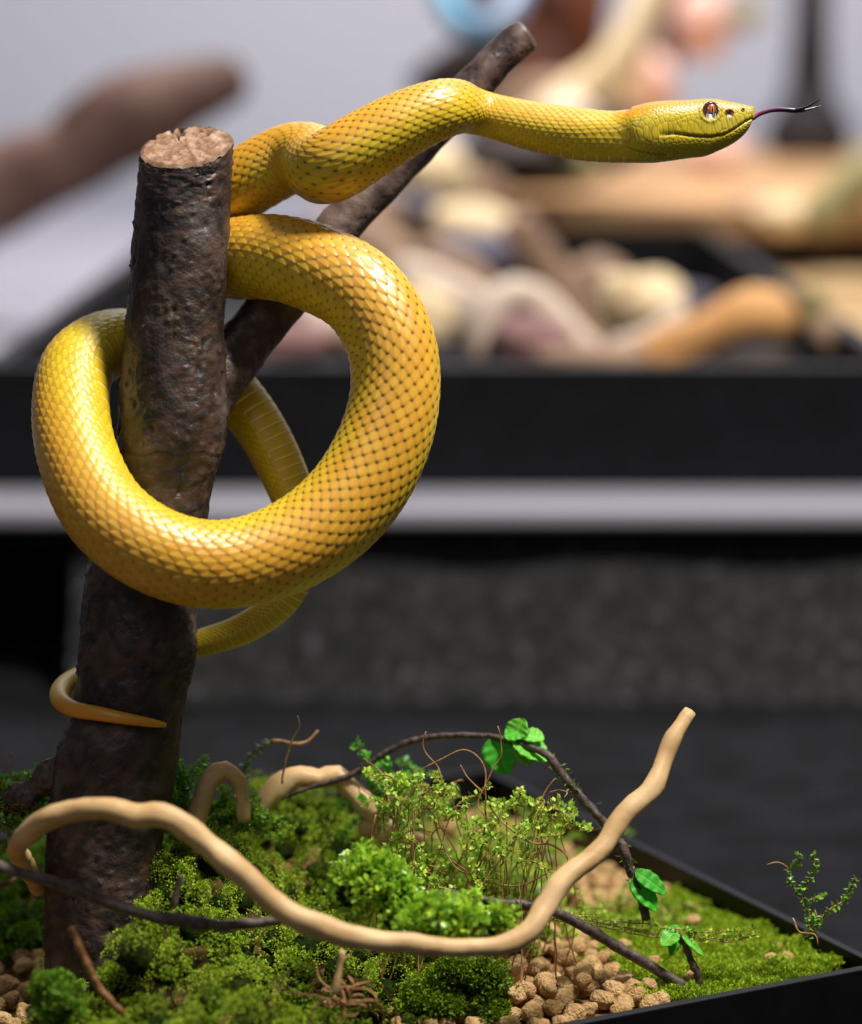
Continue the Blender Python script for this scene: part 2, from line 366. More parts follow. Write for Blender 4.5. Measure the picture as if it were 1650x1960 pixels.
mk('side_branch', V, [gridfaces(len(C), ns2), np.stack([np.full(ns2, n), bb+j, bb+(j+1) % ns2], 1)], M['bark2'], tb, colors=CO)
# broken root stub on the left of the trunk
V_, F_ = tube_data([P(165, 1455, 20), P(95, 1490, 30), P(50, 1520, 35), P(-20, 1555, 40), P(-70, 1600, 40)], np.array([48, 34, 24, 17, 12])*S, step=.0012, ns=36, bump=.5, bscale=130)
mk('root_stub', V_, F_, M['twig'], tb)

# ---------------------------------------------------------------- the yellow snake
# px, py, depth(px units, + = away), half height, half width, dorsal (right, up, to camera), squareness, dot strength
HEAD = [(1443, 215, 0, 5, 4), (1442.3, 215.5, 0, 9, 9), (1441, 217, 0, 12, 13), (1438.5, 219.5, 0, 15.5, 17), (1432, 226, 0, 22.5, 21), (1420, 231.5, 0, 31, 26), (1400, 237, 0, 40, 32),
        (1375, 241, 0, 48, 38), (1350, 245, 0, 54, 45), (1320, 247.5, 1, 54.5, 52), (1285, 250, 2, 56, 59), (1250, 253.5, 4, 56.5, 62), (1222, 257.5, 6, 53.5, 59), (1200, 261, 8, 50, 52), (1178, 262.5, 10, 48.5, 47), (1150, 261, 14, 48.5, 46)]
K = []
for i, (x, y, z, a, b) in enumerate(HEAD): K.append((x, y, z, a, b, 0, 1, .12, .62 if x > 1190 else .85, .1))
K += [(1110, 257, 20, 49, 48, 0, 1, .25, .95, .5), (1040, 246, 32, 47, 46, 0, 1, .35, 1, .5), (980, 232, 45, 44, 44, 0, 1, .45, 1, .4), (930, 219, 60, 42, 43, 0, .9, .5, 1, .4),
      (893, 209, 45, 46, 46, -.1, .9, .5, 1, .5), (876, 204, 0, 51, 51, -.1, .8, .6, 1, .7), (842, 209, -42, 56, 56, 0, .9, .5, 1, .9), (775, 237, -58, 62, 62, 0, .9, .45, 1, 1), (700, 279, -62, 67, 67, 0, .9, .45, 1, 1),
      (640, 315, -52, 69, 69, -.1, .9, .5, 1, 1), (613, 322, -10, 67, 67, -.1, .9, .3, 1, .8), (598, 303, 45, 66, 66, 0, .8, .6, 1, .5), (560, 302, 90, 67, 67, 0, .7, .7, 1, .5), (510, 325, 110, 68, 68, 0, .8, .5, 1, .6), (455, 358, 128, 68, 68, 0, .7, .5, 1, .6),
      (392, 392, 160, 70, 70, 0, .3, -.2, 1, .4), (372, 432, 172, 72, 72, -.5, .2, -.6, 1, .4), (390, 478, 160, 75, 75, 0, -.2, -.6, 1, .4),
      (440, 494, 115, 79, 79, .25, .6, .5, 1, .5), (520, 492, 45, 81, 81, .35, .6, .75, 1, .6), (605, 513, -15, 83, 83, .3, .55, .9, 1, .7), (692, 562, -50, 83, 83, .3, .3, 1, 1, .8), (746, 650, -68, 83, 83, .4, .15, 1, 1, 1), (757, 745, -78, 83, 83, .3, 0, 1, 1, 1.1),
      (733, 850, -90, 86, 86, .1, -.05, 1, 1, 1.2), (672, 955, -108, 87, 87, 0, -.05, 1, 1, 1.2), (584, 1030, -132, 85, 85, 0, -.1, 1, 1, 1), (480, 1073, -160, 82, 82, 0, -.2, 1, 1, .8), (385, 1079, -182, 80, 80, -.05, -.25, 1, 1, .6), (290, 1050, -188, 79, 79, -.15, -.2, 1, 1, .4),
      (205, 985, -160, 78, 78, -.35, -.15, .9, 1, .3), (153, 885, -100, 75, 75, -.6, -.1, .8, 1, .25), (136, 785, -25, 73, 73, -.9, 0, .2, 1, .3), (152, 698, 55, 70, 70, -.85, .3, -.45, 1, .3), (222, 655, 125, 65, 65, -.5, .55, -.8, 1, .3),
      (320, 672, 165, 60, 60, -.2, .6, -.9, 1, .3), (420, 728, 160, 54, 54, -.4, 0, -.9, 1, .2), (485, 800, 140, 50, 50, -.55, -.1, -.75, 1, .2), (538, 895, 128, 46, 46, -.6, 0, -.75, 1, .2), (575, 1000, 118, 40, 40, -.7, 0, -.7, 1, .2), (572, 1085, 112, 36, 36, -.8, .1, -.6, 1, .3),
      (540, 1150, 112, 33, 33, -.6, .45, -.8, 1, .8), (470, 1202, 122, 30, 30, -.3, .6, -.8, 1, .9), (390, 1229, 135, 27, 27, -.15, .65, -.75, 1, .8), (280, 1258, 148, 24, 24, 0, .9, -.6, 1, .3), (185, 1283, 118, 21, 21, -.5, .4, -.6, 1, .3), (128, 1308, 70, 20, 20, -.9, 0, -.3, 1, .2), (113, 1335, 0, 18, 18, -.8, -.5, 0, 1, .1), (140, 1357, -68, 15.5, 15.5, -.3, -.8, .4, 1, .1),
      (190, 1366, -108, 13.5, 13.5, 0, -.8, .5, 1, .1), (250, 1377, -120, 10.5, 10.5, 0, -.8, .5, 1, .1), (300, 1385, -105, 7.5, 7.5, 0, -.8, .5, 1, .1), (318, 1388, -98, 4, 4, 0, -.8, .5, 1, .1)]
K = np.array(K, float)
Wc = np.array([P(k[0], k[1], k[2]) for k in K])/S                      # world in px units
Dw = np.array([k[5]*Rv + k[6]*Uv - k[7]*Fv for k in K])
A = np.hstack([Wc, K[:, 3:5], Dw, K[:, 8:10]]); B = catmull(A, 1.0)
seg = np.linalg.norm(np.diff(B[:, :3], axis=0), axis=1); s = np.concatenate([[0], np.cumsum(seg)])
si = np.arange(0, s[-1], 1.0); B = np.stack([np.interp(si, s, B[:, k]) for k in range(B.shape[1])], 1)
def gsm(A_, sig):
    h = int(sig*3); x = np.arange(-h, h+1); k = np.exp(-x*x/(2*sig*sig)); k /= k.sum()
    return np.stack([np.convolve(np.pad(A_[:, c], h, 'reflect', reflect_type='odd'), k, 'valid') for c in range(A_.shape[1])], 1)
Bs = gsm(B, 14); wgt = np.clip((si-230)/80, 0, 1)[:, None]; tl = np.clip((s[-1]-si)/60, 0, 1)[:, None]; wgt = wgt*tl
B = B*(1-wgt)+Bs*wgt
rm = np.maximum((B[:, 3]+B[:, 4])/2, 6); seg = np.linalg.norm(np.diff(B[:, :3], axis=0), axis=1)
uu = np.concatenate([[0], np.cumsum(seg/((rm[1:]+rm[:-1])/2))]); HEADLEN = 262.0; sl = np.concatenate([[0], np.cumsum(seg)])
PER = .335
# sample: fine steps on the head, proportional to radius on the body
smp = [0.0]; 
while smp[-1] < sl[-1]:
    x = smp[-1]; r_ = np.interp(x, sl, rm); smp.append(x + (0.4 if x < 12 else 0.9 if x < 270 else max(.5, PER*r_/14)))
smp = np.array(smp[:-1]+[sl[-1]]); Q = np.stack([np.interp(smp, sl, B[:, k]) for k in range(B.shape[1])], 1); U_ = np.interp(smp, sl, uu)/PER
C = Q[:, :3]; Dd = Q[:, 5:8]; T, N, L = frames(C, Dd)
hbl = np.clip((235-smp)/120, 0, 1)[:, None]; T2 = T*(1-hbl)-Rv[None]*hbl; T2 /= np.linalg.norm(T2, axis=1)[:, None]
N = Dd-(Dd*T2).sum(1)[:, None]*T2; N /= np.linalg.norm(N, axis=1)[:, None]; L = np.cross(T2, N)
NS = 264; th = (np.arange(NS)/NS)*2*math.pi - math.pi
ct, st = np.cos(th)[None], np.sin(th)[None]
e = Q[:, 8][:, None]
yy = np.sign(ct)*np.abs(ct)**e; xx = np.sign(st)*np.abs(st)**(.55+.45*e)
# belly a little flatter
nr = len(C); Ug = np.repeat(U_[:, None], NS, 1); Vg = np.repeat((np.degrees(th)/9.3)[None], nr, 0); dots = Q[:, 9][:, None]
Hs = .027; best = np.full((nr, NS), -9.); dark = np.zeros((nr, NS)); edge = np.zeros((nr, NS)); ident = np.zeros((nr, NS)); relS = np.zeros((nr, NS))
jr = np.round(Vg); 
for dj in (-1, 0, 1):
    j = jr+dj; off = .5*(np.mod(j, 2)); ok = np.abs(j) <= 14.6
    for di in (-1, 0, 1, 2):
        i = np.floor(Ug-off)+di; sL = Ug-(i+off); t = Vg-j; sp = .62-sL
        wv = 1.04*np.sin(np.clip(sp/.85, 0, 1)*math.pi/2)**.8+1e-4; inn = (sp > 0) & (sp < 1.35) & (np.abs(t) < wv) & ok
        q = np.abs(t)/wv
        h = Hs*(1-sp/1.35)*1.05 + .006*np.exp(-(t/.16)**2)*np.clip(sp*4, 0, 1) - .010*q**3
        h = np.where(inn, h, -9); up = h > best
        best = np.where(up, h, best); edge = np.where(up, np.clip((q-.72)/.28, 0, 1), edge); ident = np.where(up, np.sin(i*12.9898+j*78.233)*43758.5453 % 1, ident); relS = np.where(up, sp, relS)
        dark = np.maximum(dark, np.exp(-((sL-.67)/.085)**2-(t/.23)**2)*ok)
best = np.where(best < -1, 0, best)
vent = np.clip((np.abs(Vg)-14.35)/.3, 0, 1); fr = np.mod(Ug*.74+.1, 1)
hv = Hs*.9*fr - .01*np.clip((fr-.93)/.07, 0, 1); H = best*(1-vent)+hv*vent
# colours
dl = np.clip(np.abs(Vg)/14.5, 0, 1)
cD, cL, cP = np.array(lin(224, 164, 44)), np.array(lin(224, 190, 34)), np.array(lin(246, 240, 150))
k = np.clip((dl-.18)/.45, 0, 1); k = k*k*(3-2*k); orange = np.clip(1-k, 0, 1)
base = cD*orange[..., None] + cL*(1-orange)[..., None]
var = (ident-.5)*.22; base = base*(1+var[..., None]*np.array([.5, 1, 1]))
base = base*(1-(.30-.20*np.clip(dots,0,1))*edge*(1-vent))[..., None]
ds = np.clip(dark*dots*1.25, 0, .93)*(1-vent); dk = np.array(lin(62, 46, 8)); base = base*(1-ds)[..., None]+dk*ds[..., None]
pv = np.clip((fr-.84)/.06, 0, 1)*vent; base = base*(1-pv*.85)[..., None]+cP*(pv*.85)[..., None]
ov = np.clip(1-fr/.12, 0, 1)*vent; base = base*(1-.45*ov[..., None]*np.array([.3, .8, 1]))
# pale tip of scales
tipw = np.clip(1-relS/.18, 0, 1)*(1-vent)*(1-ds)*.18; base = base*(1-tipw)[..., None]+np.array(lin(250, 225, 130))*tipw[..., None]
# tail end turns orange
tailw = np.clip((smp-(sl[-1]-330))/120, 0, 1)[:, None, None]; base = base*(1-tailw*.75)+np.array(lin(226, 140, 14))*tailw*.75*(np.ones((1, NS, 1)))+0
# ---- head: irregular plates
hx = np.where(smp < HEADLEN+25)[0]; nh = len(hx)
Rr = (Q[hx, 3][:, None]*yy[hx]); Ss = (Q[hx, 4][:, None]*xx[hx])
Xg = (C[hx] @ Rv); Yg = (C[hx] @ Uv)
tmpV = C[hx][:, None]+N[hx][:, None]*Rr[..., None]+L[hx][:, None]*Ss[..., None]
wp = tmpV*S; q = wp-CAM; zc = q@Fv; PX = 825+FPX*(q@Rv)/zc; PY = 980-FPX*(q@Uv)/zc; SIDE = np.sign(st)*np.ones((nh, 1))   # pixel frame used as a side-view drawing plane, mirrored on the far side
arc = np.repeat(smp[hx][:, None], NS, 1); gir = th[None]*np.minimum((Q[hx, 3]+Q[hx, 4])/2, 56)[:, None]; g52 = np.abs(th[None])*52*np.ones((nh, 1))
pr = np.random.default_rng(3); pts = []
for _try in range(9000):
    a = pr.uniform(0, HEADLEN+30); b = pr.uniform(-165, 165)
    mind = 5.2 if abs(b) < 62 else (6.5 if a > 110 else 9.0)
    if all((a-x)**2+(b-y)**2 > mind*mind for x, y in pts): pts.append((a, b))
pts = np.array(pts); f1 = np.full((nh, NS), 1e9); f2 = f1.copy(); idn = np.zeros((nh, NS))
for n_, (a, b) in enumerate(pts):
    d = np.sqrt(((arc-a)*.85)**2+(gir-b)**2); l1 = d < f1
    f2 = np.where(l1, f1, np.minimum(f2, d)); idn = np.where(l1, n_, idn); f1 = np.where(l1, d, f1)
ed = np.clip((f2-f1)/2.2, 0, 1); hb = 1-(1-ed)**2
hw = np.clip((HEADLEN-arc)/25, 0, 1)
hH = hb*.9                                                   # px
top = np.clip((66-g52)/22, 0, 1)
cHt, cHs = np.array(lin(224, 150, 26)), np.array(lin(210, 184, 30)); hc = cHt*top[..., None]+cHs*(1-top)[..., None]
rv = np.mod(np.sin(idn*91.7)*4373.1, 1); hc = hc*(.92+.16*rv)[..., None]
snout = np.clip((PX-1310)/60, 0, 1)*(1-top); pale = np.clip(1-np.abs(PY-232)/22, 0, 1)*snout
hc = hc*(1-pale[..., None]*.35)+np.array(lin(230, 212, 100))*pale[..., None]*.35
dlm = np.clip(mn.noise(Vector((1, 2, 3))), 0, 0)
lines = (1-np.clip((f2-f1)/1.1, 0, 1)); pn = np.mod(np.sin(idn*17.3)*971.7, 1); back = np.clip((1330-PX)/60, 0, 1)
hc = hc*(1-lines*(.30+.5*(pn > .62)*back*(1-top*.4)))[..., None]
# mouth line
mx = np.array([1255, 1290, 1330, 1360, 1385, 1405, 1425, 1440]); my = np.array([258, 256, 261, 262, 258, 247.5, 234, 226.])
ml = np.abs(PY-np.interp(PX, mx, my)); inm = (PX > 1262) & (PX < 1441); ln = np.where(inm, np.exp(-(ml/1.3)**2), 0); grv = np.where(inm, np.exp(-(ml/3.0)**2), 0)
hH -= grv*2.6; hc = hc*(1-ln*.85)[..., None]
# lip overhang: below the mouth slightly inset
hH -= np.where((PX > 1290) & (PY > np.interp(PX, mx, my)), 1.6, 0)*np.clip((PX-1290)/60, 0, 1)
# jaw / neck crease curve
cpts = catmull(np.array([(1205, 207, 0), (1190, 220, 0), (1180, 238, 0), (1178, 255, 0), (1186, 272, 0), (1205, 284, 0), (1235, 292, 0), (1275, 297, 0)], float), 1.5)[:, :2]
dm = np.full((nh, NS), 1e9)
for a, b in cpts: dm = np.minimum(dm, np.hypot(PX-a, PY-b))
cr = np.exp(-(dm/3.2)**2); hH -= cr*3.2; hc = hc*(1-.45*np.exp(-(dm/1.5)**2))[..., None]
cheek = np.exp(-(((PX-1232)/46)**2+((PY-262)/30)**2)); hH += cheek*4.5
brow = np.exp(-(((PX-1362)/20)**2+((PY-196)/4.5)**2)); hH += brow*2.5
sock = np.hypot((PX-1360)/15.5, (PY-211.5)/16.5); hH -= np.where(sock < 1, 7*(1-sock**2), 0); hc = np.where((np.abs(sock-1.02) < .1)[..., None], hc*.55, hc); hc = np.where((sock < .95)[..., None], np.array(lin(40, 20, 8)), hc)
ringp = np.exp(-((sock-1.28)/.15)**2)*(PY > 205); hH += ringp*1.3
pit = np.hypot((PX-1396)/9.5, (PY-217)/8.0); hH -= np.where(pit < 1, 5*(1-pit), 0); hc = np.where((pit < 1)[..., None], hc*(.12+.5*pit[..., None]**4)*np.array([1, .6, .5]), hc)
nos = np.hypot((PX-1422)/3.4, (PY-211)/3.6); hH -= np.where(nos < 1, 2.5, 0); hc = np.where((nos < 1)[..., None], np.array(lin(60, 26, 12)), hc)
strk = np.exp(-((PY-(211+ (PX-1375)*.03))/1.4)**2)*((PX > 1374) & (PX < 1392)); hc = hc*(1-.5*strk)[..., None]
can = np.exp(-((PY-(203+ (PX-1440)*-.02))/1.5)**2)*(PX > 1380)*.12; hc = hc*(1-can)[..., None]
rH = ((Q[:, 3]+Q[:, 4])/2)[:, None]; disp = H*rH
disp[hx] = disp[hx]*(1-hw)+hH*hw; base[hx] = base[hx]*(1-hw)[..., None]+np.clip(hc, 0, 1)*hw[..., None]
disp[:6] = 0
Vv = C[:, None]+N[:, None]*(Q[:, 3][:, None]*yy)[..., None]+L[:, None]*(Q[:, 4][:, None]*xx)[..., None]
nd = N[:, None]*(yy*Q[:, 4][:, None])[..., None]+L[:, None]*(xx*Q[:, 3][:, None])[..., None]; nd /= np.linalg.norm(nd, axis=2)[..., None]+1e-9
Vv = (Vv+nd*disp[..., None])*S
n = nr*NS; Vf = np.vstack([Vv.reshape(-1, 3), Vv[0].mean(0), Vv[-1].mean(0)+T[-1]*2*S]); jj = np.arange(NS); kk = (jj+1) % NS; bb = (nr-1)*NS
Fs = [gridfaces(nr, NS), np.stack([np.full(NS, n), kk, jj], 1), np.stack([np.full(NS, n+1), bb+jj, bb+kk], 1)]
cf = np.vstack([np.clip(base, 0, 1).reshape(-1, 3), base[0].mean(0), base[-1].mean(0)])
snake = thing('snake', 'bright yellow pit viper coiled round the sawn trunk with its tongue out', 'snake', P(385, 1160, -182))
mk('body', Vf, Fs, M['snake'], snake, colors=cf)
# eyes
m, nt, b = nodes('copper_eye'); Nn = nt.nodes; Lk = nt.links
at = Nn.new('ShaderNodeAttribute'); at.attribute_name = 'Col'; Lk.new(at.outputs['Color'], b.inputs['Base Color']); b.inputs['Roughness'].default_value = .12; b.inputs['Coat Weight'].default_value = 1; M['eye'] = m
for sg in (-1, 1):
    Vi, Fi = ico(5); r_ = np.array([13.2, 14.5, 9.0])
    cen = P(1360, 211.5, sg*(31 if sg > 0 else 31)); ex = Vi[:, 0]*r_[0]; ey = Vi[:, 1]*r_[1]; ez = Vi[:, 2]*r_[2]
    W = cen+(ex[:, None]*Rv+ey[:, None]*Uv+ez[:, None]*Fv)*S
    rad = np.hypot(Vi[:, 0], Vi[:, 1]); c = np.array(lin(176, 84, 36))*np.ones((len(Vi), 1))
    nn = np.array([mn.fractal(Vector(v)*4, 1, 2, 3) for v in Vi]); c = c*(1+.9*nn)[:, None]
    c = np.where((rad > .86)[:, None], np.array(lin(50, 20, 10)), c)
    sx = Vi[:, 0]-.18; slit = (np.abs(sx) < .10*np.sqrt(np.clip(1-(Vi[:, 1]/.85)**2, 0, 1))); c = np.where(slit[:, None], np.array([.004, .003, .003]), c)
    rimm = (np.abs(np.abs(sx)-.15*np.sqrt(np.clip(1-(Vi[:, 1]/.9)**2, 0, 1))) < .05) & (rad < .86); c = np.where(rimm[:, None], np.array(lin(220, 170, 110)), c)
    mk('eye', W, Fi, M['eye'], snake, colors=np.clip(c, 0, 1))['label'] = 'copper eye with a vertical slit pupil'
# tongue
def colored_tube(pts, ns, step, cols):
    V, F = tube_data([P(*p[:3]) for p in pts], np.array([p[3] for p in pts])*S, step=step, ns=ns)
    pxs = np.array([project(v)[0] for v in V]); c = np.stack([np.interp(pxs, [k[0] for k in cols], [k[1][q] for k in cols]) for q in range(3)], 1); return V, F, c
tc = [(1436, lin(150, 60, 90)), (1470, lin(104, 34, 76)), (1500, lin(60, 18, 52)), (1522, lin(16, 8, 18)), (1575, lin(8, 8, 10))]
ps = []
for pts in ([(1428, 232, 0, 3.6), (1440, 227, 0, 4.2), (1452, 219, 0, 4.2), (1470, 212.5, 0, 4.0), (1492, 209.5, 0, 4.4), (1515, 211, 0, 4.8), (1527, 212, 0, 4.2)],
            [(1518, 211, -1, 3.0), (1532, 209, -3, 3.2), (1548, 203, -6, 2.3), (1562, 195, -9, 1.4), (1573, 189.5, -12, .5)],
            [(1518, 212, 2, 3.0), (1532, 212, 4, 3.2), (1548, 209, 8, 2.2), (1562, 205, 12, 1.3), (1573, 202.5, 15, .5)]):
    ps.append(colored_tube(pts, 14, .0004, tc))
Vm, Fm = merge([(a, b_) for a, b_, c in ps]); mk('tongue', Vm, Fm, M['tongue'], snake, colors=np.vstack([c for a, b_, c in ps]))['label'] = 'forked tongue, purple turning black'

# ---------------------------------------------------------------- sticks
def stick(name, label, cat, pts, m, ns=20, bump=.25, bsc=180, wob=0, step=None, group=None, parent=None):
    V, F = tube_data([P(*p[:3]) for p in pts], np.array([p[3] for p in pts])*S, ns=ns, bump=bump, bscale=bsc, wob=wob, step=step)
    o = mk(name, V, F, m, parent)
    return tag(o, label, cat, group) if parent is None else o
stick('driftwood_stick', 'long pale bent driftwood stick curving across the front of the moss', 'stick',
      [(75, 1700, 40, 16), (50, 1655, -90, 18), (32, 1622, -250, 17), (48, 1600, -330, 19), (90, 1566, -370, 20), (150, 1552, -385, 21), (215, 1549, -390, 21.5), (262, 1562, -390, 21), (310, 1562, -390, 21), (365, 1590, -392, 21), (425, 1640, -395, 22), (500, 1705, -395, 22), (570, 1757, -395, 21), (640, 1783, -390, 22), (700, 1797, -380, 19), (780, 1806, -370, 19), (850, 1812, -355, 17), (930, 1813, -340, 16), (968, 1808, -330, 17), (1010, 1782, -310, 20), (1045, 1735, -280, 20), (1085, 1678, -250, 21), (1130, 1645, -225, 19), (1165, 1605, -200, 18), (1195, 1558, -180, 18), (1245, 1512, -155, 19), (1268, 1462, -130, 17), (1290, 1410, -110, 17), (1322, 1362, -90, 13)],
      M['drift'], ns=28, bump=.22, bsc=110)
stick('driftwood_loop', 'small pale hooked driftwood stick rising right of the trunk', 'stick', [(378, 1630, 40, 15), (375, 1578, 45, 19), (390, 1525, 50, 20), (404, 1490, 55, 19), (432, 1474, 60, 18), (452, 1490, 66, 16), (464, 1525, 75, 14), (468, 1570, 85, 13)], M['drift'], ns=24, bsc=160)
stick('driftwood_root', 'thick pale wavy driftwood root behind the moss mound', 'stick', [(490, 1560, 200, 20), (535, 1505, 200, 22), (575, 1484, 205, 21), (610, 1492, 210, 20), (645, 1484, 215, 21), (672, 1512, 210, 21), (705, 1542, 200, 22), (728, 1575, 195, 19), (742, 1612, 200, 17)], M['drift'], ns=24, bsc=160)
stick('driftwood_piece', 'short pale driftwood piece lying at the foot of the wavy root', 'stick', [(690, 1588, 215, 16), (725, 1582, 205, 24), (770, 1602, 195, 20), (815, 1612, 200, 12)], M['drift'], ns=20, bsc=160)
stick('dark_twig', 'thin dark twig crossing low in front of the trunk', 'twig', [(-60, 1640, -330, 10), (30, 1668, -345, 10.5), (120, 1694, -350, 11), (210, 1728, -355, 11.5), (290, 1754, -360, 10), (345, 1762, -360, 13), (420, 1771, -355, 10), (490, 1767, -345, 9), (560, 1762, -330, 7), (610, 1775, -300, 6)], M['twig'], ns=16, bump=.2, bsc=160)
stick('dark_twig', 'thin dark twig sloping over the clay pellets to the tray edge', 'twig', [(745, 1735, -40, 5), (800, 1712, -40, 7), (870, 1712, -35, 8), (950, 1727, -20, 9), (1040, 1738, -5, 10), (1120, 1775, 15, 10), (1190, 1817, 25, 10.5), (1260, 1858, 30, 10), (1300, 1883, 32, 11), (1335, 1900, 33, 7)], M['twig'], ns=16, bump=.2, bsc=160)
stick('orange_twig', 'orange-brown twig leaning on the moss at the trunk foot', 'twig', [(136, 1775, -345, 9), (160, 1830, -350, 7), (185, 1885, -355, 7), (215, 1920, -355, 7), (245, 1948, -350, 6)], M['orange_twig'], ns=12, bump=.5, bsc=300)
stick('orange_twig', 'short orange-brown straw at the left frame edge', 'twig', [(-20, 1705, -280, 4), (15, 1690, -280, 4), (38, 1675, -270, 3)], M['orange_twig'], ns=10)

# ---------------------------------------------------------------- leaf clouds
def leaf_cloud(cent, nor, size, col, var=.25, aspect=.45, curl=.3, seed=0, hue=.1):
    """one small folded diamond leaf per centre (4 verts, 2 tris). nor = growing direction"""
    g = np.random.default_rng(seed); n = len(cent); nor = nor/(np.linalg.norm(nor, axis=1)[:, None]+1e-9)
    rnd = g.normal(size=(n, 3)); side = np.cross(nor, rnd); side /= np.linalg.norm(side, axis=1)[:, None]+1e-9; up = np.cross(side, nor)
    sz = (size*g.uniform(.65, 1.3, n))[:, None]
    a = cent; b = cent+nor*sz*.55+side*sz*aspect+up*sz*curl*.4; c = cent+nor*sz+up*sz*curl; d = cent+nor*sz*.55-side*sz*aspect+up*sz*curl*.4
    V = np.stack([a, b, c, d], 1).reshape(-1, 3); i = np.arange(n)[:, None]*4; F = np.vstack([i+np.array([[0, 1, 2]]), i+np.array([[0, 2, 3]])])
    k = (1+g.normal(size=n)*var); hu = g.normal(size=n)*hue
    C_ = np.array(col)[None]*np.clip(k, .4, 1.7)[:, None]*np.stack([1+hu, np.ones(n), 1-hu], 1); C_ = np.repeat(C_, 4, 0)
    tip = np.tile(np.array([.75, 1, 1.25, 1])[:, None], (n, 1)); return V, F, np.clip(C_*tip, 0, 1)
def sphere_dirs(n, g, upbias=0):
    d = g.normal(size=(n, 3)); d[:, 2] += upbias; return d/np.linalg.norm(d, axis=1)[:, None]
def mossy(name, label, lumps, size, col, seed, leaf=.0011, sub_r=.44, nsub=8, nleaf=70, var=.22, group=None, m='moss', aspect=.4, core=True):
    """lumps: (centre, radius). Each lump carries small rounded sprig heads, each head is a ball of leaflets."""
    g = np.random.default_rng(seed); cents, nors = [], []; cores = []
    for c, r in lumps:
        d = sphere_dirs(int(nsub*(r/size)**1.5)+4, g, .55)
        d = d*np.array([1, 1, .85]); hc_ = c+d*r*g.uniform(.7, 1.35, len(d))[:, None]
        for q, dd in zip(hc_, d):
            rr = r*sub_r*g.uniform(.7, 1.25); ld = sphere_dirs(nleaf, g, .3)+dd*.5; ld /= np.linalg.norm(ld, axis=1)[:, None]
            cents.append(q+ld*rr*g.uniform(.72, 1.0, nleaf)[:, None]); nors.append(ld+g.normal(size=ld.shape)*.35)
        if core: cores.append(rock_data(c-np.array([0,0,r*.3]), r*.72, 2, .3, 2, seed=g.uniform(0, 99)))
    V, F, C_ = leaf_cloud(np.vstack(cents), np.vstack(nors), leaf, col, var, aspect, .3, seed)
    t = thing(name, label, 'moss' if m == 'moss' else 'plant', lumps[0][0]*np.array([1, 1, 0])+np.array([0, 0, soil_z(*lumps[0][0][:2])]), group)
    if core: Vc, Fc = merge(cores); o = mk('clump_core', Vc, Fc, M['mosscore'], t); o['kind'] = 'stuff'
    o = mk('leaflets', V, F, M[m], t, smooth=False, colors=C_); o['kind'] = 'stuff'
    return t
def gauss_mound(x, y, specs): return max(h*math.exp(-(((x-cx)/rx)**2+((y-cy)/ry)**2)) for cx, cy, rx, ry, h in specs)
def lumps_on(specs, n, rmin, rmax, seed, thr=.006, sink=.2, cond=None, mind=.75, ymin=.6, jz=0):
    g = np.random.default_rng(seed); out = []; tries = 0
    x0 = min(s_[0]-1.6*s_[2] for s_ in specs); x1 = max(s_[0]+1.6*s_[2] for s_ in specs); y0 = min(s_[1]-1.6*s_[3] for s_ in specs); y1 = max(s_[1]+1.6*s_[3] for s_ in specs)
    while len(out) < n and tries < n*60:
        tries += 1; x = g.uniform(x0, x1); y = g.uniform(y0, y1); h = gauss_mound(x, y, specs)
        if h < thr or not inside(x, y, .006) or y < ymin: continue
        if cond and not cond(x, y): continue
        r = g.uniform(rmin, rmax); c = np.array([x, y, soil_z(x, y)+h-r*sink+g.uniform(-jz, jz)])
        if any(np.linalg.norm(c-a) < mind*(r+b) for a, b in out): continue
        out.append((c, r))
    return out
MOSS = lin(158, 184, 46); BRIGHT = lin(170, 208, 66)
trunk_c = np.array([P(200, 1800)[0], P(200, 1900)[1]])
notrunk = lambda x, y: (x-trunk_c[0])**2+(y-trunk_c[1])**2 > .0225**2
MA = [(-.056, .885, .043, .05, .050), (-.078, .828, .036, .045, .048), (-.084, .782, .028, .03, .046), (-.050, .80, .045, .05, .024), (-.075, .735, .045, .06, .024), (-.094, .758, .013, .016, .045)]
mossy('moss_mound', 'big dark green cushion moss mound right of the trunk foot', lumps_on(MA, 330, .0052, .0095, 11, thr=.006, cond=notrunk, mind=.86, jz=.0035), .0068, MOSS, 1, leaf=.0008)
MB_ = [(P(100, 1500)[0]-.005, .925, .03, .035, .022), (P(0, 1500)[0], .90, .03, .05, .020)]
mossy('moss_clump', 'shaded moss clump left of and behind the trunk', lumps_on(MB_, 90, .0035, .007, 12, thr=.004, cond=notrunk, mind=.62), .0055, lin(110, 150, 40), 2, leaf=.0011)
def px_lumps(L_): return [(P(a, b, c), r*S) for a, b, c, r in L_]
g0 = np.random.default_rng(5)
def cloudlumps(cx, cy, rx, ry, z0, z1, n, r0, r1, seed):
    g = np.random.default_rng(seed); out = []
    for _ in range(n):
        a = g.uniform(0, 2*math.pi); k = math.sqrt(g.uniform()); out.append((cx+rx*k*math.cos(a), cy+ry*k*math.sin(a), g.uniform(z0, z1), g.uniform(r0, r1)))
    return px_lumps(out)
mossy('moss_clump', 'small light green moss clump at the lower left corner', cloudlumps(105, 1925, 35, 55, -420, -330, 14, 16, 26, 21), .004, lin(120, 158, 44), 3, leaf=.0011)
mossy('moss_clump', 'moss clump at the bottom edge left of the clay pellets', cloudlumps(880, 1915, 100, 55, -120, -60, 44, 18, 32, 22), .0048, lin(112, 140, 28), 4, leaf=.0011)
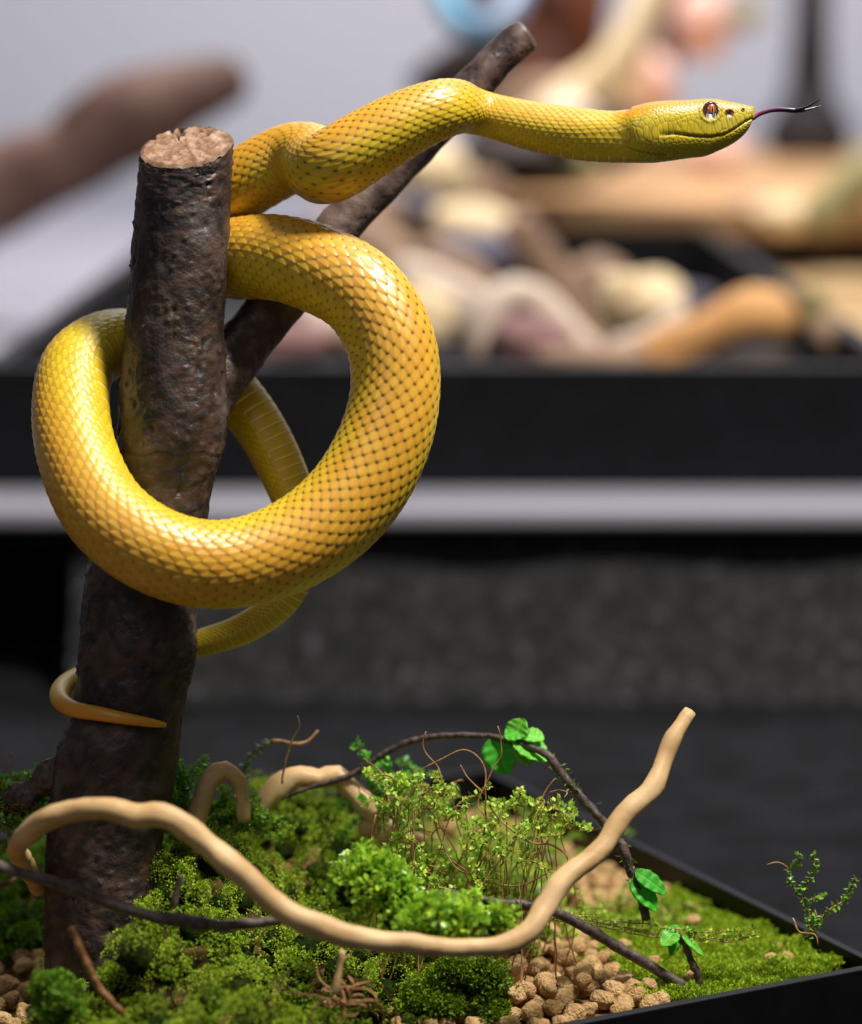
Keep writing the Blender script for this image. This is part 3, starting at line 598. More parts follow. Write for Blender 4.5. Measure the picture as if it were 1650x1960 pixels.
# soft bright leafy plant in front of the mound
mossy('leafy_groundcover', 'soft bright green groundcover spilling over the middle of the long stick', cloudlumps(715, 1700, 62, 52, -270, -200, 22, 16, 28, 23)+cloudlumps(850, 1765, 115, 32, -310, -240, 36, 15, 26, 24), .0048, BRIGHT, 5, leaf=.0026, nleaf=11, nsub=8, m='leaf', aspect=.36)

# carpet moss at the right corner
carpet_poly = [(1290, 1712), (1350, 1722), (1450, 1762), (1520, 1790), (1585, 1830), (1625, 1850), (1500, 1895), (1380, 1915), (1240, 1925), (1190, 1870), (1140, 1820), (1130, 1790), (1110, 1770), (1180, 1762), (1230, 1740)]
def in_poly(x, y, poly):
    c = False; j = len(poly)-1
    for i in range(len(poly)):
        (xi, yi), (xj, yj) = poly[i], poly[j]
        if (yi > y) != (yj > y) and x < (xj-xi)*(y-yi)/(yj-yi)+xi: c = not c
        j = i
    return c
def ground(px, py):
    p = G(px, py, .03)
    for _ in range(4): p = G(px, py, soil_z(p[0], p[1]))
    return p
carp = []; g = np.random.default_rng(31)
while len(carp) < 17000:
    px, py = g.uniform(1100, 1630), g.uniform(1700, 1930)
    if not in_poly(px, py, carpet_poly): continue
    p = ground(px, py)
    if not inside(p[0], p[1], .0012): continue
    carp.append(p)
carp = np.array(carp); bumpz = np.array([.0035*mn.noise(Vector((p[0]*70, p[1]*70, 1)))+.002*mn.noise(Vector((p[0]*260, p[1]*260, 1))) for p in carp]); carp[:, 2] += np.maximum(bumpz, -.001)+.0012
nl = 7; cc_ = np.repeat(carp, nl, 0); dirs = g.normal(size=cc_.shape)*.55; dirs[:, 2] = np.abs(dirs[:, 2])+.45
cc_ = cc_ + g.normal(size=cc_.shape)*np.array([.0005, .0005, .0006])
V, F, C_ = leaf_cloud(cc_, dirs, .0014, lin(156, 180, 44), .25, .28, .2, 33)
t = thing('carpet_moss', 'flat yellow-green moss carpet filling the right corner of the tray', 'moss', carp.mean(0)*np.array([1, 1, 0])+np.array([0, 0, .025]))
o = mk('leaflets', V, F, M['moss'], t, smooth=False, colors=C_); o['kind'] = 'stuff'
Vc = []; g2n = 90
# moss mat under the tufts
parts = []
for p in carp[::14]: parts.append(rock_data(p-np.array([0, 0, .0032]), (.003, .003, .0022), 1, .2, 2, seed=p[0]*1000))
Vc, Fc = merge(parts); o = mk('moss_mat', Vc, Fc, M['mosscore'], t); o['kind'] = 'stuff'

# ---------------------------------------------------------------- clay pellets
pm = []
for k in range(10):
    V, F = rock_data((0, 0, 0), (1, random.uniform(.8, .95), random.uniform(.72, .85)), 3, .32, 1.15, seed=k*3.3+1)
    me = bpy.data.meshes.new('clay_pellet'); me.from_pydata([tuple(v) for v in V], [], [tuple(int(q) for q in f) for f in F[0]]); me.polygons.foreach_set('use_smooth', [True]*len(me.polygons)); me.materials.append(M['pellet']); pm.append(me)
# scale is applied per object; pellet texture lives in object space so rebuild material with generated scale
M['pellet_obj'] = mat('clay_pellet_surface', lin(188, 146, 94), lin(226, 188, 134), .92, sc=1.4, bump=.5, bsc=4, bdist=.15, spec=.15)
for me in pm: me.materials[0] = M['pellet_obj']
placed = []
def pellet(p, r, label, group, squash=1):
    me = random.choice(pm); o = bpy.data.objects.new('clay_pellet', me); COL.objects.link(o); o.location = p; o.scale = (r, r, r*squash)
    o.rotation_euler = (random.uniform(-.5, .5), random.uniform(-.5, .5), random.uniform(0, 6.28)); tag(o, label, 'pellet', group); placed.append((np.array(p), r)); return o
def scatter(poly, n, rpx, label, group, seed, layers=1, mind=.82, zoff=0, sub=None):
    g = random.Random(seed); xs = [a for a, b in poly]; ys = [b for a, b in poly]; k = 0; tr = 0
    while k < n and tr < n*80:
        tr += 1; px, py = g.uniform(min(xs), max(xs)), g.uniform(min(ys), max(ys))
        if not in_poly(px, py, poly): continue
        p = ground(px, py); r = g.uniform(*rpx)*S
        if not inside(p[0], p[1], r*.9+.0003): continue
        p = p+np.array([0, 0, r*.25+zoff])
        if any(np.linalg.norm(p-a) < mind*(r+b) for a, b in placed): continue
        l2, g2 = sub(px, py) if sub else (label, group)
        pellet(p, r, l2, g2); k += 1
scatter([(860, 1830), (1000, 1800), (1130, 1800), (1200, 1880), (1290, 1920), (1060, 1975), (820, 1975)], 84, (18, 28), 'tan clay pellet in the heap left of the moss carpet', 'clay pellets at the tray front', 1, sub=lambda a, b:
        ('tan clay pellet in the front heap, against the moss clump at the bottom edge', 'front pellets beside the moss clump') if a < 960 else
        ('tan clay pellet in the front heap, close under the bend of the long stick', 'front pellets under the long stick') if b < 1845 and a < 1120 else
        ('tan clay pellet at the foot of the front heap along the tray rim', 'front pellets along the tray rim') if b > 1900-(a-1100)*.12 and a > 1000 else
        ('tan clay pellet of the front heap bordering the moss carpet and sloping twig', 'front pellets bordering the moss carpet') if a > 1110 else
        ('tan clay pellet in the middle of the front heap', 'front pellets in the middle of the heap'))
scatter([(900, 1850), (1040, 1810), (1110, 1830), (1130, 1900), (1000, 1950), (900, 1940)], 26, (19, 26), 'tan clay pellet lying on top of the heap left of the moss carpet', 'clay pellets on top of the front heap', 2, zoff=.0045)
scatter([(1000, 1590), (1090, 1575), (1180, 1640), (1240, 1690), (1310, 1715), (1240, 1745), (1130, 1740), (1040, 1690)], 70, (16, 24), 'tan clay pellet behind the long stick beside the tray wall', 'clay pellets at the back of the tray', 3, sub=lambda a, b:
        ('tan clay pellet behind the long stick, left of its rising end', 'back pellets left of the stick') if a < 1130 else
        ('tan clay pellet between the leafy vine stem and the tray wall', 'back pellets by the tray wall') if b < 1690 else
        ('tan clay pellet around the foot of the leafy vine stem', 'back pellets at the vine foot'))
scatter([(-30, 1760), (60, 1745), (110, 1790), (90, 1960), (-30, 1975)], 34, (16, 26), 'shaded brown clay pellet left of the trunk foot', 'clay pellets left of the trunk', 4)
scatter([(640, 1850), (820, 1830), (860, 1975), (560, 1975), (600, 1900)], 36, (15, 22), 'clay pellet among roots at the bottom edge', 'clay pellets at the bottom edge', 5)
scatter([(860, 1570), (960, 1550), (1040, 1590), (1050, 1660), (860, 1660)], 38, (16, 23), 'tan clay pellet half hidden behind the wiry plant', 'clay pellets behind the wiry plant', 6)
for px, py, r, lb in [(1484, 1828, 15, 'topmost of three tan clay pellets grouped on the moss carpet'), (1476, 1852, 19, 'left lower of three tan clay pellets grouped on the moss carpet'), (1506, 1848, 16, 'right lower of three tan clay pellets grouped on the moss carpet'),
                      (1180, 1842, 20, 'tan clay pellet left of the sloping dark twig'), (1196, 1822, 14, 'small tan clay pellet touching the sloping dark twig'), (1250, 1855, 15, 'tan clay pellet half sunk in moss by the sloping twig'), (1325, 1778, 17, 'tan clay pellet beside the trailing stem on the moss carpet'), (1325, 1885, 17, 'tan clay pellet at the twig end by the tray edge'), (1298, 1700, 21, 'tan clay pellet against the tray wall behind the moss carpet'), (1270, 1725, 17, 'tan clay pellet next to the two serrated leaves'), (1240, 1900, 18, 'tan clay pellet at the front rim left of the twig end')]:
    p = ground(px, py)+np.array([0, 0, .003]); pellet(p, r*S, lb, None)
# grey stones
for px, py, r, z, lb in [(765, 1645, 38, .012, 'smooth grey stone behind the bright groundcover'), (850, 1735, 42, .006, 'speckled grey stone under the wiry plant'), (1055, 1700, 34, .002, 'pale grey flat stone under the long stick')]:
    p = ground(px, py+10); V, F = rock_data(p+np.array([0, 0, z*.5]), np.array([r, r*1.1, r*.55])*S, 4, .25, 1.1, seed=px); tag(mk('grey_stone', V, F, M['stone']), lb, 'stone')

# ---------------------------------------------------------------- wiry plants
def stem_path(start, dirv, length, g, curl=.5, grav=0, n=10):
    p = np.array(start, float); d = np.array(dirv, float); d /= np.linalg.norm(d); out = [p.copy()]; ax = g.normal(size=3); 
    for i in range(n):
        ax = ax*.8+g.normal(size=3)*.5; d = d+np.cross(ax, d)*curl*.35+np.array([0, 0, -grav]); d /= np.linalg.norm(d); p = p+d*length/n; out.append(p.copy())
    return np.array(out)
def leaves_along(path, step, size, g):
    L_ = np.linalg.norm(np.diff(path, axis=0), axis=1); s_ = np.concatenate([[0], np.cumsum(L_)]); q = np.arange(step, s_[-1], step)
    c = np.stack([np.interp(q, s_, path[:, k]) for k in range(3)], 1); t = np.gradient(c, axis=0) if len(c) > 1 else np.ones((len(c), 3)); t /= np.linalg.norm(t, axis=1)[:, None]+1e-9
    cs, ns_ = [], []
    for k in range(3):
        d = g.normal(size=c.shape); d[:, 2] += .4; d = d-(d*t).sum(1)[:, None]*t*.6; cs.append(c); ns_.append(d)
    return np.vstack(cs), np.vstack(ns_)
def wiry(name, label, starts, seed, length=(.02, .05), col=lin(130, 180, 40), leaf=.0017, step=.0011, curl=.6, rad=.00028, group=None, bare=.3, cat='plant', bias=(0, 0, 1), spread=.8, grav=.05, paths=None):
    g = np.random.default_rng(seed); tubes, cs, ns_ = [], [], []; ps_ = list(paths or [])
    for st_ in starts: ps_.append((stem_path(st_, np.array(bias)+g.normal(size=3)*spread*np.array([1, 1, .5]), g.uniform(*length), g, curl, grav), g.uniform() > bare))
    for pth, lv in ps_:
        tubes.append(tube_data(pth, np.linspace(rad, rad*.6, len(pth)), step=.0011, ns=5, wob=.0007, wscale=170))
        if lv: a, b_ = leaves_along(catmull(pth, .001), step, leaf, g); cs.append(a); ns_.append(b_)
    base = np.mean([p[0][0] for p in ps_], 0); t = thing(name, label, cat, base, group)
    V, F = merge(tubes); o = mk('stem' if len(tubes) == 1 else 'stems', V, F, M['wire'], t)
    if len(ps_) > 100: o['kind'] = 'stuff'
    if cs:
        V, F, C_ = leaf_cloud(np.vstack(cs), np.vstack(ns_), leaf, col, .25, .38, .25, seed); o = mk('leaflets', V, F, M['leaf'], t, smooth=False, colors=C_); o['kind'] = 'stuff'
    return t
MC = [(.014, .850, .026, .030, .027), (-.012, .885, .026, .03, .030)]
mossy('plant_cushion', 'low green cushion under the wiry plant right of the moss mound', lumps_on(MC, 55, .0035, .0065, 14, thr=.006, mind=.8), .006, lin(130, 160, 50), 6, leaf=.0012)
g = np.random.default_rng(41); st_ = []
for _ in range(210):
    x, y = g.uniform(-.020, .052), g.uniform(.822, .895); st_.append(np.array([x, y, soil_z(x, y)+.8*gauss_mound(x, y, MC)]))
WP = [(735, 1475), (800, 1490), (850, 1500), (900, 1545), (960, 1560), (1045, 1500), (1065, 1535), (1085, 1590), (1050, 1640), (930, 1700), (790, 1725), (745, 1620)]
tall = []
while len(tall) < 190:
    px, py = g.uniform(735, 1090), g.uniform(1475, 1730)
    if not in_poly(px, py, WP): continue
    q = P(px, py, g.uniform(-25, 75)); b0 = q+g.normal(size=3)*.013+np.array([-.004, .006, 0]); b0[2] = soil_z(b0[0], b0[1])
    if not inside(b0[0], b0[1], .004): continue
    if len(tall) % 3 == 0: tall.append((catmull(np.array([b0, (b0+q)/2+g.normal(size=3)*.003, q]), .002), False))
    tall.append((stem_path(q, np.array([g.normal()*1.1, g.normal()*.6, .7]), g.uniform(.006, .017), g, .7, .04, 9), g.uniform() > .16))
wiry('wiry_plant', 'tangled wiry plant with tiny bright green leaflets behind the long stick', st_[:80], 42, paths=tall,
    length=(.012, .030), col=lin(186, 224, 84), leaf=.0019, step=.0010, bare=.32, bias=(0, -.1, .9), spread=.9, rad=.0003)
st_ = []
for _ in range(170):
    x, y = g.uniform(-.035, .045), g.uniform(.89, .985); st_.append(np.array([x, y, soil_z(x, y)+.8*gauss_mound(x, y, MC)]))
wiry('wiry_plant', 'back part of the wiry plant with fine stems against the dark tray wall', st_, 57, (.010, .030), lin(176, 212, 76), leaf=.0021, step=.0011, bare=.3, bias=(0, 0, .9), spread=.6, rad=.00026)
st_ = [ground(g.uniform(1000, 1110), g.uniform(1620, 1720)) for _ in range(22)]
wiry('wiry_plant', 'thin wiry plant leaning over the clay pellets beside the long stick', st_, 43, (.015, .035), lin(140, 190, 44), bare=.5)
st_ = [ground(g.uniform(1060, 1330), g.uniform(1745, 1795))+np.array([0, 0, .003]) for _ in range(60)]
tr_paths = []
for k in range(4):
    yy0 = 1745+k*6; tr_paths.append((np.array([P(a, b+g.normal()*4, c) for a, b, c in [(960, yy0-30, -5), (1040, yy0-4, 15), (1130, yy0+12, 30), (1230, yy0+22, 35), (1320, yy0+38, 28), (1400, yy0+36, 25), (1450, yy0+30, 28)]]), k % 2 == 0))
wiry('trailing_plant', 'trailing stems with tiny leaves running over the moss carpet', st_, 44, (.006, .014), lin(168, 204, 70), leaf=.0016, bare=.1, bias=(.6, 0, .35), paths=tr_paths)
# upright sprig at the tray wall
pp = [np.array([P(*q) for q in L_]) for L_ in ([(1425, 1808, 30), (1432, 1780, 30), (1425, 1745, 28), (1405, 1710, 27), (1392, 1690, 26), (1398, 1668, 26), (1412, 1655, 26), (1408, 1640, 26)], [(1430, 1790, 30), (1455, 1765, 32), (1478, 1745, 34), (1502, 1728, 36), (1512, 1705, 36), (1522, 1688, 36)],
    [(1396, 1690, 26), (1388, 1668, 25), (1372, 1660, 25), (1350, 1664, 24)], [(1412, 1712, 27), (1432, 1690, 27), (1442, 1668, 27), (1438, 1640, 27)], [(1418, 1735, 28), (1438, 1728, 28), (1460, 1718, 30)], [(1420, 1800, 30), (1438, 1792, 30), (1446, 1770, 30), (1440, 1750, 30)], [(1400, 1765, 28), (1412, 1790, 20), (1440, 1795, 16), (1448, 1818, 10)])]
# keep it inside frame-right: shift to its spot
sh = P(1545, 1800, 30)-P(1425, 1808, 30)
wiry('wiry_sprig', 'small upright sprig with red-brown tips at the right wall of the tray', [], 45, paths=[(q+sh*.98, i not in (2, 6)) for i, q in enumerate(pp)], col=lin(130, 180, 60), leaf=.0019, step=.0008, rad=.0004)
# curly stems above the wiry plant
def px_path(L_): return np.array([P(*q) for q in L_])
bare_paths = [px_path(L_) for L_ in ([(925, 1600, 20), (930, 1550, 20), (928, 1510, 18), (940, 1478, 16), (958, 1450, 15), (958, 1418, 15), (952, 1390, 15)], [(925, 1520, 20), (930, 1480, 22), (920, 1450, 22), (895, 1438, 24), (860, 1445, 26), (830, 1462, 28), (800, 1475, 30)],
    [(845, 1500, 40), (840, 1470, 40), (815, 1440, 40), (808, 1420, 40), (815, 1400, 40)], [(925, 1520, 20), (905, 1500, 18), (890, 1485, 18), (882, 1465, 18)], [(935, 1540, 12), (970, 1580, 12), (1010, 1610, 14), (1060, 1620, 16), (1085, 1640, 18), (1070, 1680, 18), (1040, 1715, 18)],
    [(720, 1560, 30), (710, 1600, 28), (735, 1640, 25), (770, 1660, 20)], [(860, 1740, -10), (900, 1700, -10), (925, 1640, -5), (940, 1590, 0), (915, 1540, 10), (930, 1500, 15)], [(1000, 1600, 15), (1030, 1540, 20), (1048, 1510, 22), (1062, 1490, 22)], [(1052, 1545, 30), (1080, 1560, 35), (1085, 1600, 38)],
    [(1085, 1575, 40), (1110, 1590, 45), (1160, 1585, 50)], [(770, 1735, -20), (840, 1700, -25), (900, 1712, -25), (960, 1640, -20), (975, 1610, -15)], [(830, 1570, 10), (860, 1640, 5), (940, 1690, 0), (1010, 1690, 5), (1070, 1660, 10)])]
wiry('bare_runner', 'bare curling brown runners rising above the wiry plant', [], 46, paths=[(q, False) for q in bare_paths], rad=.00038, cat='stem')
# thin dry stems behind
st_ = [P(g.uniform(730, 850), g.uniform(1540, 1570), g.uniform(110, 170)) for _ in range(34)]
wiry('dry_stem_clump', 'clump of thin dry reddish stems behind the wiry plant', st_, 47, (.010, .024), lin(160, 200, 70), bare=.6, rad=.00028, bias=(0, 0, 1), spread=.35)
wiry('thin_root', 'single thin orange root standing up behind the moss mound', [], 48, paths=[(px_path([(538, 1500, 110), (550, 1445, 110), (562, 1410, 110), (572, 1385, 110), (569, 1368, 110)]), False)], rad=.0004, cat='stem')
wiry('thin_root', 'thin curled root draped over the hooked driftwood', [], 49, paths=[(px_path([(405, 1465, 90), (430, 1461, 85), (452, 1468, 85), (462, 1485, 88), (462, 1515, 90), (440, 1535, 90)]), False)], rad=.0004, cat='stem')
wiry('leafy_tendril', 'thin leafy tendril arching up behind the hooked driftwood', [], 50, paths=[(px_path([(470, 1500, 200), (468, 1468, 200), (490, 1438, 200), (520, 1420, 200)]), True), (px_path([(520, 1420, 200), (560, 1420, 200), (590, 1418, 200), (608, 1400, 200)]), False)], col=lin(100, 150, 90), leaf=.0024, rad=.0008, cat='plant')
wiry('fern_sprig', 'green sprig standing just right of the trunk', [P(352, 1590, 70)+g.normal(size=3)*.002 for _ in range(12)], 51, (.02, .033), lin(120, 190, 60), leaf=.0024, step=.001, bare=0, spread=.13, curl=.2)
st_ = [P(g.uniform(-10, 90), g.uniform(1530, 1600), g.uniform(40, 110)) for _ in range(60)]
wiry('leafy_clump', 'dark green leafy clump at the left frame edge beside the trunk', st_, 52, (.012, .03), lin(120, 170, 56), leaf=.002, step=.0009, bare=.08, spread=.5)
st_ = [P(g.uniform(330, 500), g.uniform(1560, 1600), g.uniform(110, 170)) for _ in range(70)]
wiry('leafy_clump', 'green leafy clump round the hooked driftwood', st_, 53, (.008, .018), lin(140, 190, 60), leaf=.0019, step=.0009, bare=.08, spread=.5)
st_ = [P(g.uniform(725, 770), g.uniform(1560, 1590), g.uniform(210, 240)) for _ in range(16)]
wiry('leafy_sprout', 'blurred green sprout behind the dry stems', st_, 54, (.018, .032), lin(120, 190, 70), leaf=.0026, bare=0, spread=.2)
# tangle of pale roots near the bottom edge
st_ = [P(g.uniform(600, 700), g.uniform(1880, 1930), g.uniform(-330, -280)) for _ in range(16)]
wiry('root_tangle', 'tangle of short tan roots at the bottom edge', st_, 55, (.012, .028), rad=.00045, bare=1.1, bias=(0, 0, .4), spread=1, cat='root')
# short vertical twigs stuck in the mound
stick('short_twig', 'short pale twig stuck upright in the lower moss', 'twig', [(640, 1900, -330, 7), (648, 1860, -330, 7), (655, 1820, -330, 6)], M['drift'], ns=10)
stick('short_twig', 'short dark twig poking out of the moss below the long stick', 'twig', [(330, 1760, -180, 6), (338, 1710, -180, 6), (346, 1675, -180, 5)], M['twig'], ns=10)

# ---------------------------------------------------------------- leafy vine
def leaf_data(base, tip, normal, width, serr=12, fold=.18, droop=.1, col=(.1, .4, .03), nl=26, nw=13):
    base, tip, normal = map(np.array, (base, tip, normal)); ax = tip-base; Lg = np.linalg.norm(ax); ax = ax/Lg; normal = normal-normal@ax*ax; normal /= np.linalg.norm(normal); sd = np.cross(ax, normal)
    V, C_ = [], []
    for lay in (0, 1):
        for i in range(nl):
            t = i/(nl-1); wd = width*Lg*(math.sin(math.pi*min(1, t**.8)))**.62*(1 if t < .999 else 0)
            for j in range(nw):
                s_ = (j/(nw-1)-.5)*2; edge_ = 1+(.14*abs(((t*serr) % 1)-.5)*2 if abs(s_) > .99 else 0)
                vein = max(0, 1-abs(((t*7-abs(s_)*1.2) % 1)-.5)*8)*.4+max(0, 1-abs(s_)*9)
                h = -fold*abs(s_)*wd*-1 - droop*Lg*t*t + .02*Lg*math.sin(t*serr*2.2)*abs(s_) - vein*.008*Lg - lay*.00035
                V.append(base+ax*t*Lg+sd*s_*wd*edge_+normal*h); C_.append(np.array(col)*(1+.35*vein)*(1-.12*math.sin(t*40)*abs(s_)))
    F = gridfaces(nl, nw, False); n = nl*nw; rim_ = np.concatenate([np.arange(nw), np.arange(1, nl)*nw+nw-1, (nl-1)*nw+np.arange(nw-2, -1, -1), np.arange(nl-2, 0, -1)*nw]); r2 = np.roll(rim_, -1)
    return np.array(V), [F, F[:, ::-1]+n, np.stack([rim_, rim_+n, r2+n, r2], 1)], np.clip(C_, 0, 1)
vine = thing('leafy_vine', 'dark arching vine with serrated green leaves behind the long stick', 'plant', P(1225, 1755, 30))
V, F = tube_data([P(*q[:3]) for q in [(520, 1535, 190), (600, 1505, 190), (680, 1480, 190), (740, 1440, 175), (790, 1418, 160), (860, 1408, 140), (940, 1408, 115)]], np.array([4, 5, 6, 6.5, 6.5, 6, 5.5])*S, ns=12, bump=.3, bscale=400); mk('stem', V, F, M['twig'], vine)
V, F = tube_data([P(*q[:3]) for q in [(935, 1408, 115), (990, 1422, 90), (1050, 1448, 62), (1085, 1495, 55), (1120, 1535, 50), (1160, 1580, 45), (1190, 1620, 40), (1208, 1670, 35), (1228, 1720, 32), (1238, 1760, 30)]], np.array([5, 6, 8, 9, 9, 9, 10, 9, 10, 9])*S, ns=16, bump=.3, bscale=300); mk('stem', V, F, M['twig'], vine)
cG1, cG2, cG3 = lin(74, 180, 46), lin(130, 212, 76), lin(100, 196, 56)
tc_ = -Fv
for b_, t_, nrm, wd, c_ in [((945, 1410, 112), (972, 1482, 95), tc_+Uv*.2, .42, cG1), ((985, 1415, 100), (1000, 1375, 95), tc_*.5+Uv, .6, cG2), ((985, 1412, 98), (1050, 1452, 75), tc_*.5+Uv*.9, .42, cG2), ((965, 1408, 100), (1012, 1396, 92), tc_*.6+Uv*.9, .5, cG3), ((990, 1420, 95), (1018, 1462, 85), tc_+Uv*.4+Rv*.3, .42, lin(130, 190, 50)),
                            ((1000, 1405, 98), (1042, 1412, 84), tc_*.5+Uv*.9, .5, cG2),
                            ((1216, 1668, 30), (1278, 1708, 18), tc_*.9+Uv*.7+Rv*.2, .25, lin(70, 180, 36)), ((1208, 1680, 28), (1260, 1742, 12), tc_*.9+Uv*.5, .24, lin(88, 205, 48))]:
    V, F, C_ = leaf_data(P(*b_), P(*t_), nrm, wd, col=c_); mk('leaf', V, F, M['bigleaf'], vine, colors=C_)
g = np.random.default_rng(61); cs = []
for (a, b_) in [((1085, 1495, 55), (1160, 1580, 45)), ((1050, 1448, 62), (1085, 1495, 55)), ((1190, 1612, 40), (1215, 1690, 33))]:
    for _ in range(60): k = g.uniform(); cs.append(P(*(np.array(a)*(1-k)+np.array(b_)*k))+g.normal(size=3)*.0008)
V, F, C_ = leaf_cloud(np.array(cs), g.normal(size=(len(cs), 3)), .0024, lin(120, 150, 60), .3, .14, .3, 62); mk('moss_fuzz', V, F, M['moss'], vine, smooth=False, colors=C_)['kind'] = 'stuff'
seedl = thing('leafy_seedling', 'small seedling with drooping crinkled leaves at the twig end on the moss carpet', 'plant', P(1342, 1895, 30))
V, F = tube_data([P(*q[:3]) for q in [(1344, 1895, 32), (1334, 1865, 30), (1318, 1825, 28), (1300, 1790, 26), (1292, 1782, 26)]], np.array([8, 8, 6, 4, 3])*S, ns=12, bump=.5, bscale=500); mk('stem', V, F, M['twig'], seedl)
for b_, t_, nrm, wd, c_ in [((1295, 1782, 26), (1266, 1808, 8), tc_*.8+Uv, .42, cG2), ((1295, 1782, 26), (1280, 1772, 40), tc_+Uv, .5, cG3), ((1298, 1785, 26), (1285, 1830, 14), tc_+Rv*.5, .26, cG3), ((1305, 1790, 24), (1350, 1828, 12), tc_+Uv, .12, cG2), ((1322, 1772, 30), (1328, 1800, 28), tc_, .3, cG3)]:
    V, F, C_ = leaf_data(P(*b_), P(*t_), nrm, wd, col=c_, serr=7); mk('leaf', V, F, M['bigleaf'], seedl, colors=C_)

# ---------------------------------------------------------------- things behind, out of focus
def blob(name, label, cat, px, py, zc, rx, ry, rz, m, rot=(0, 0, 0), amp=.18, sc=.9, group=None):
    k = zc/FPX; V, F = rock_data(P(px, py, zc=zc), np.array([rx*k, rz*k, ry*k]), 4, amp, sc, seed=px*.37+py, rot=rot); return tag(mk(name, V, F, M[m]), label, cat, group)
def limb(name, label, cat, pts, zc, m, ns=28, bump=.15, group=None):
    """pts: px, py, r px, optional extra depth in m"""
    A_ = [P(p[0], p[1], zc=zc+(p[3] if len(p) > 3 else 0)) for p in pts]; r_ = np.array([p[2] for p in pts])*zc/FPX
    V, F = tube_data(A_, r_, ns=ns, bump=bump, bscale=18, step=.008); return tag(mk(name, V, F, M[m]), label, cat, group)
limb('brown_log', 'blurred thick brown log slanting up at the upper left', 'log', [(-290, 548, 85), (-200, 480, 85), (0, 358, 88), (130, 305, 76), (190, 262, 86), (260, 225, 92), (340, 188, 74), (420, 160, 55), (462, 148, 42)], 2.15, 'brownlog', bump=.1)
# wood pieces in the far tray
W_ = 1.9
blob('cut_log_slice', 'cream oval log slice on the pile above the tray', 'log slice', 905, 432, 2.1, 92, 46, 60, 'cream', (.3, .1, .1), amp=.05)
blob('cream_block', 'cream wood chunk at the upper left of the pile', 'wood', 830, 330, 2.2, 75, 60, 60, 'cream')
blob('slate_stone', 'dark slate stone under the cream log slice', 'stone', 910, 492, 2.05, 95, 50, 60, 'slate')
blob('slate_stone', 'small dark slate stone left of the cream log slice', 'stone', 800, 395, 2.1, 40, 26, 60, 'slate')
blob('bark_chunk', 'reddish bark chunk between the cream pieces', 'wood', 905, 365, 2.25, 70, 38, 60, 'taupe')
limb('driftwood_branch', 'tan driftwood branch slanting down the middle of the pile', 'branch', [(985, 420, 34), (1040, 500, 36), (1095, 590, 36), (1150, 680, 30)], 1.85, 'taupe')
blob('bark_chunk', 'wide taupe bark chunk at the left of the pile', 'wood', 700, 500, 2.0, 130, 75, 90, 'taupe', (0, .5, 0))
blob('pale_chunk', 'pinkish pale wood chunk left of centre in the pile', 'wood', 850, 560, 1.85, 110, 48, 70, 'pale', (0, .5, 0))
blob('bark_chunk', 'brown bark piece on the pale pinkish chunk', 'wood', 880, 520, 1.95, 100, 34, 70, 'taupe', (0, .55, 0))
blob('cream_block', 'cream wood chunk behind the ring of the snake', 'wood', 800, 610, 1.72, 90, 62, 60, 'cream')
blob('mauve_chunk', 'mauve bark chunk seen through the snake ring', 'wood', 560, 655, 1.65, 110, 42, 60, 'mauve')
blob('pale_chunk', 'pale wood chunk seen through the snake ring', 'wood', 610, 615, 1.8, 60, 50, 60, 'pale')
blob('slate_stone', 'small slate stone seen through the snake ring', 'stone', 545, 600, 1.75, 36, 26, 40, 'slate')
blob('bark_chunk', 'taupe bark chunk at the front left corner of the pile', 'wood', 720, 660, 1.6, 90, 48, 60, 'taupe')
limb('pale_root', 'pale arched root over a mauve chunk in the pile', 'root', [(920, 690, 30), (938, 600, 34), (990, 560, 32), (1045, 590, 30), (1090, 640, 30), (1150, 690, 26)], 1.62, 'pale')
blob('mauve_chunk', 'mauve-pink chunk under the arched pale root', 'wood', 1020, 655, 1.6, 82, 52, 60, 'mauve')
blob('bark_chunk', 'reddish bark chunk right of the driftwood branch', 'wood', 1140, 535, 1.95, 60, 50, 60, 'taupe')
blob('cream_block', 'large cream wood block right of centre in the pile', 'wood', 1225, 585, 1.75, 76, 70, 70, 'cream', (.2, .4, 0), amp=.35)
blob('slate_stone', 'slate stone behind the large cream block', 'stone', 1315, 580, 1.85, 60, 38, 50, 'slate')
limb('pale_root', 'thin pale root between the cream block and the tan log', 'root', [(1170, 670, 22), (1250, 640, 20), (1310, 590, 18)], 1.66, 'pale')
limb('tan_log', 'thick tan log at the right end of the pile', 'log', [(1230, 690, 40), (1320, 660, 50), (1400, 622, 54), (1470, 610, 58), (1500, 640, 36)], 1.62, 'tan', bump=.45)
blob('dark_chunk', 'dark brown wood chunk under the tan log', 'wood', 1450, 690, 1.58, 80, 30, 50, 'darkwood')
blob('bark_chunk', 'tan bark piece filling the front of the pile', 'wood', 1130, 690, 1.55, 110, 30, 50, 'taupe')
blob('bark_chunk', 'taupe bark piece behind the cream block at the left', 'wood', 740, 440, 2.3, 110, 80, 80, 'taupe')
# boards
bevel(tag(mk('wooden_plank', *box_data(.02, 1.25, 2.46, 3.75, .155, .19), M['board'], smooth=False), 'blurred brown wooden plank behind the far tray', 'plank'), .004)
bevel(tag(mk('sandy_board', *box_data(.283, 1.3, 1.5, 2.44, .1025, .125), M['sand'], smooth=False), 'sandy tan board to the right of the far tray', 'board'), .004)
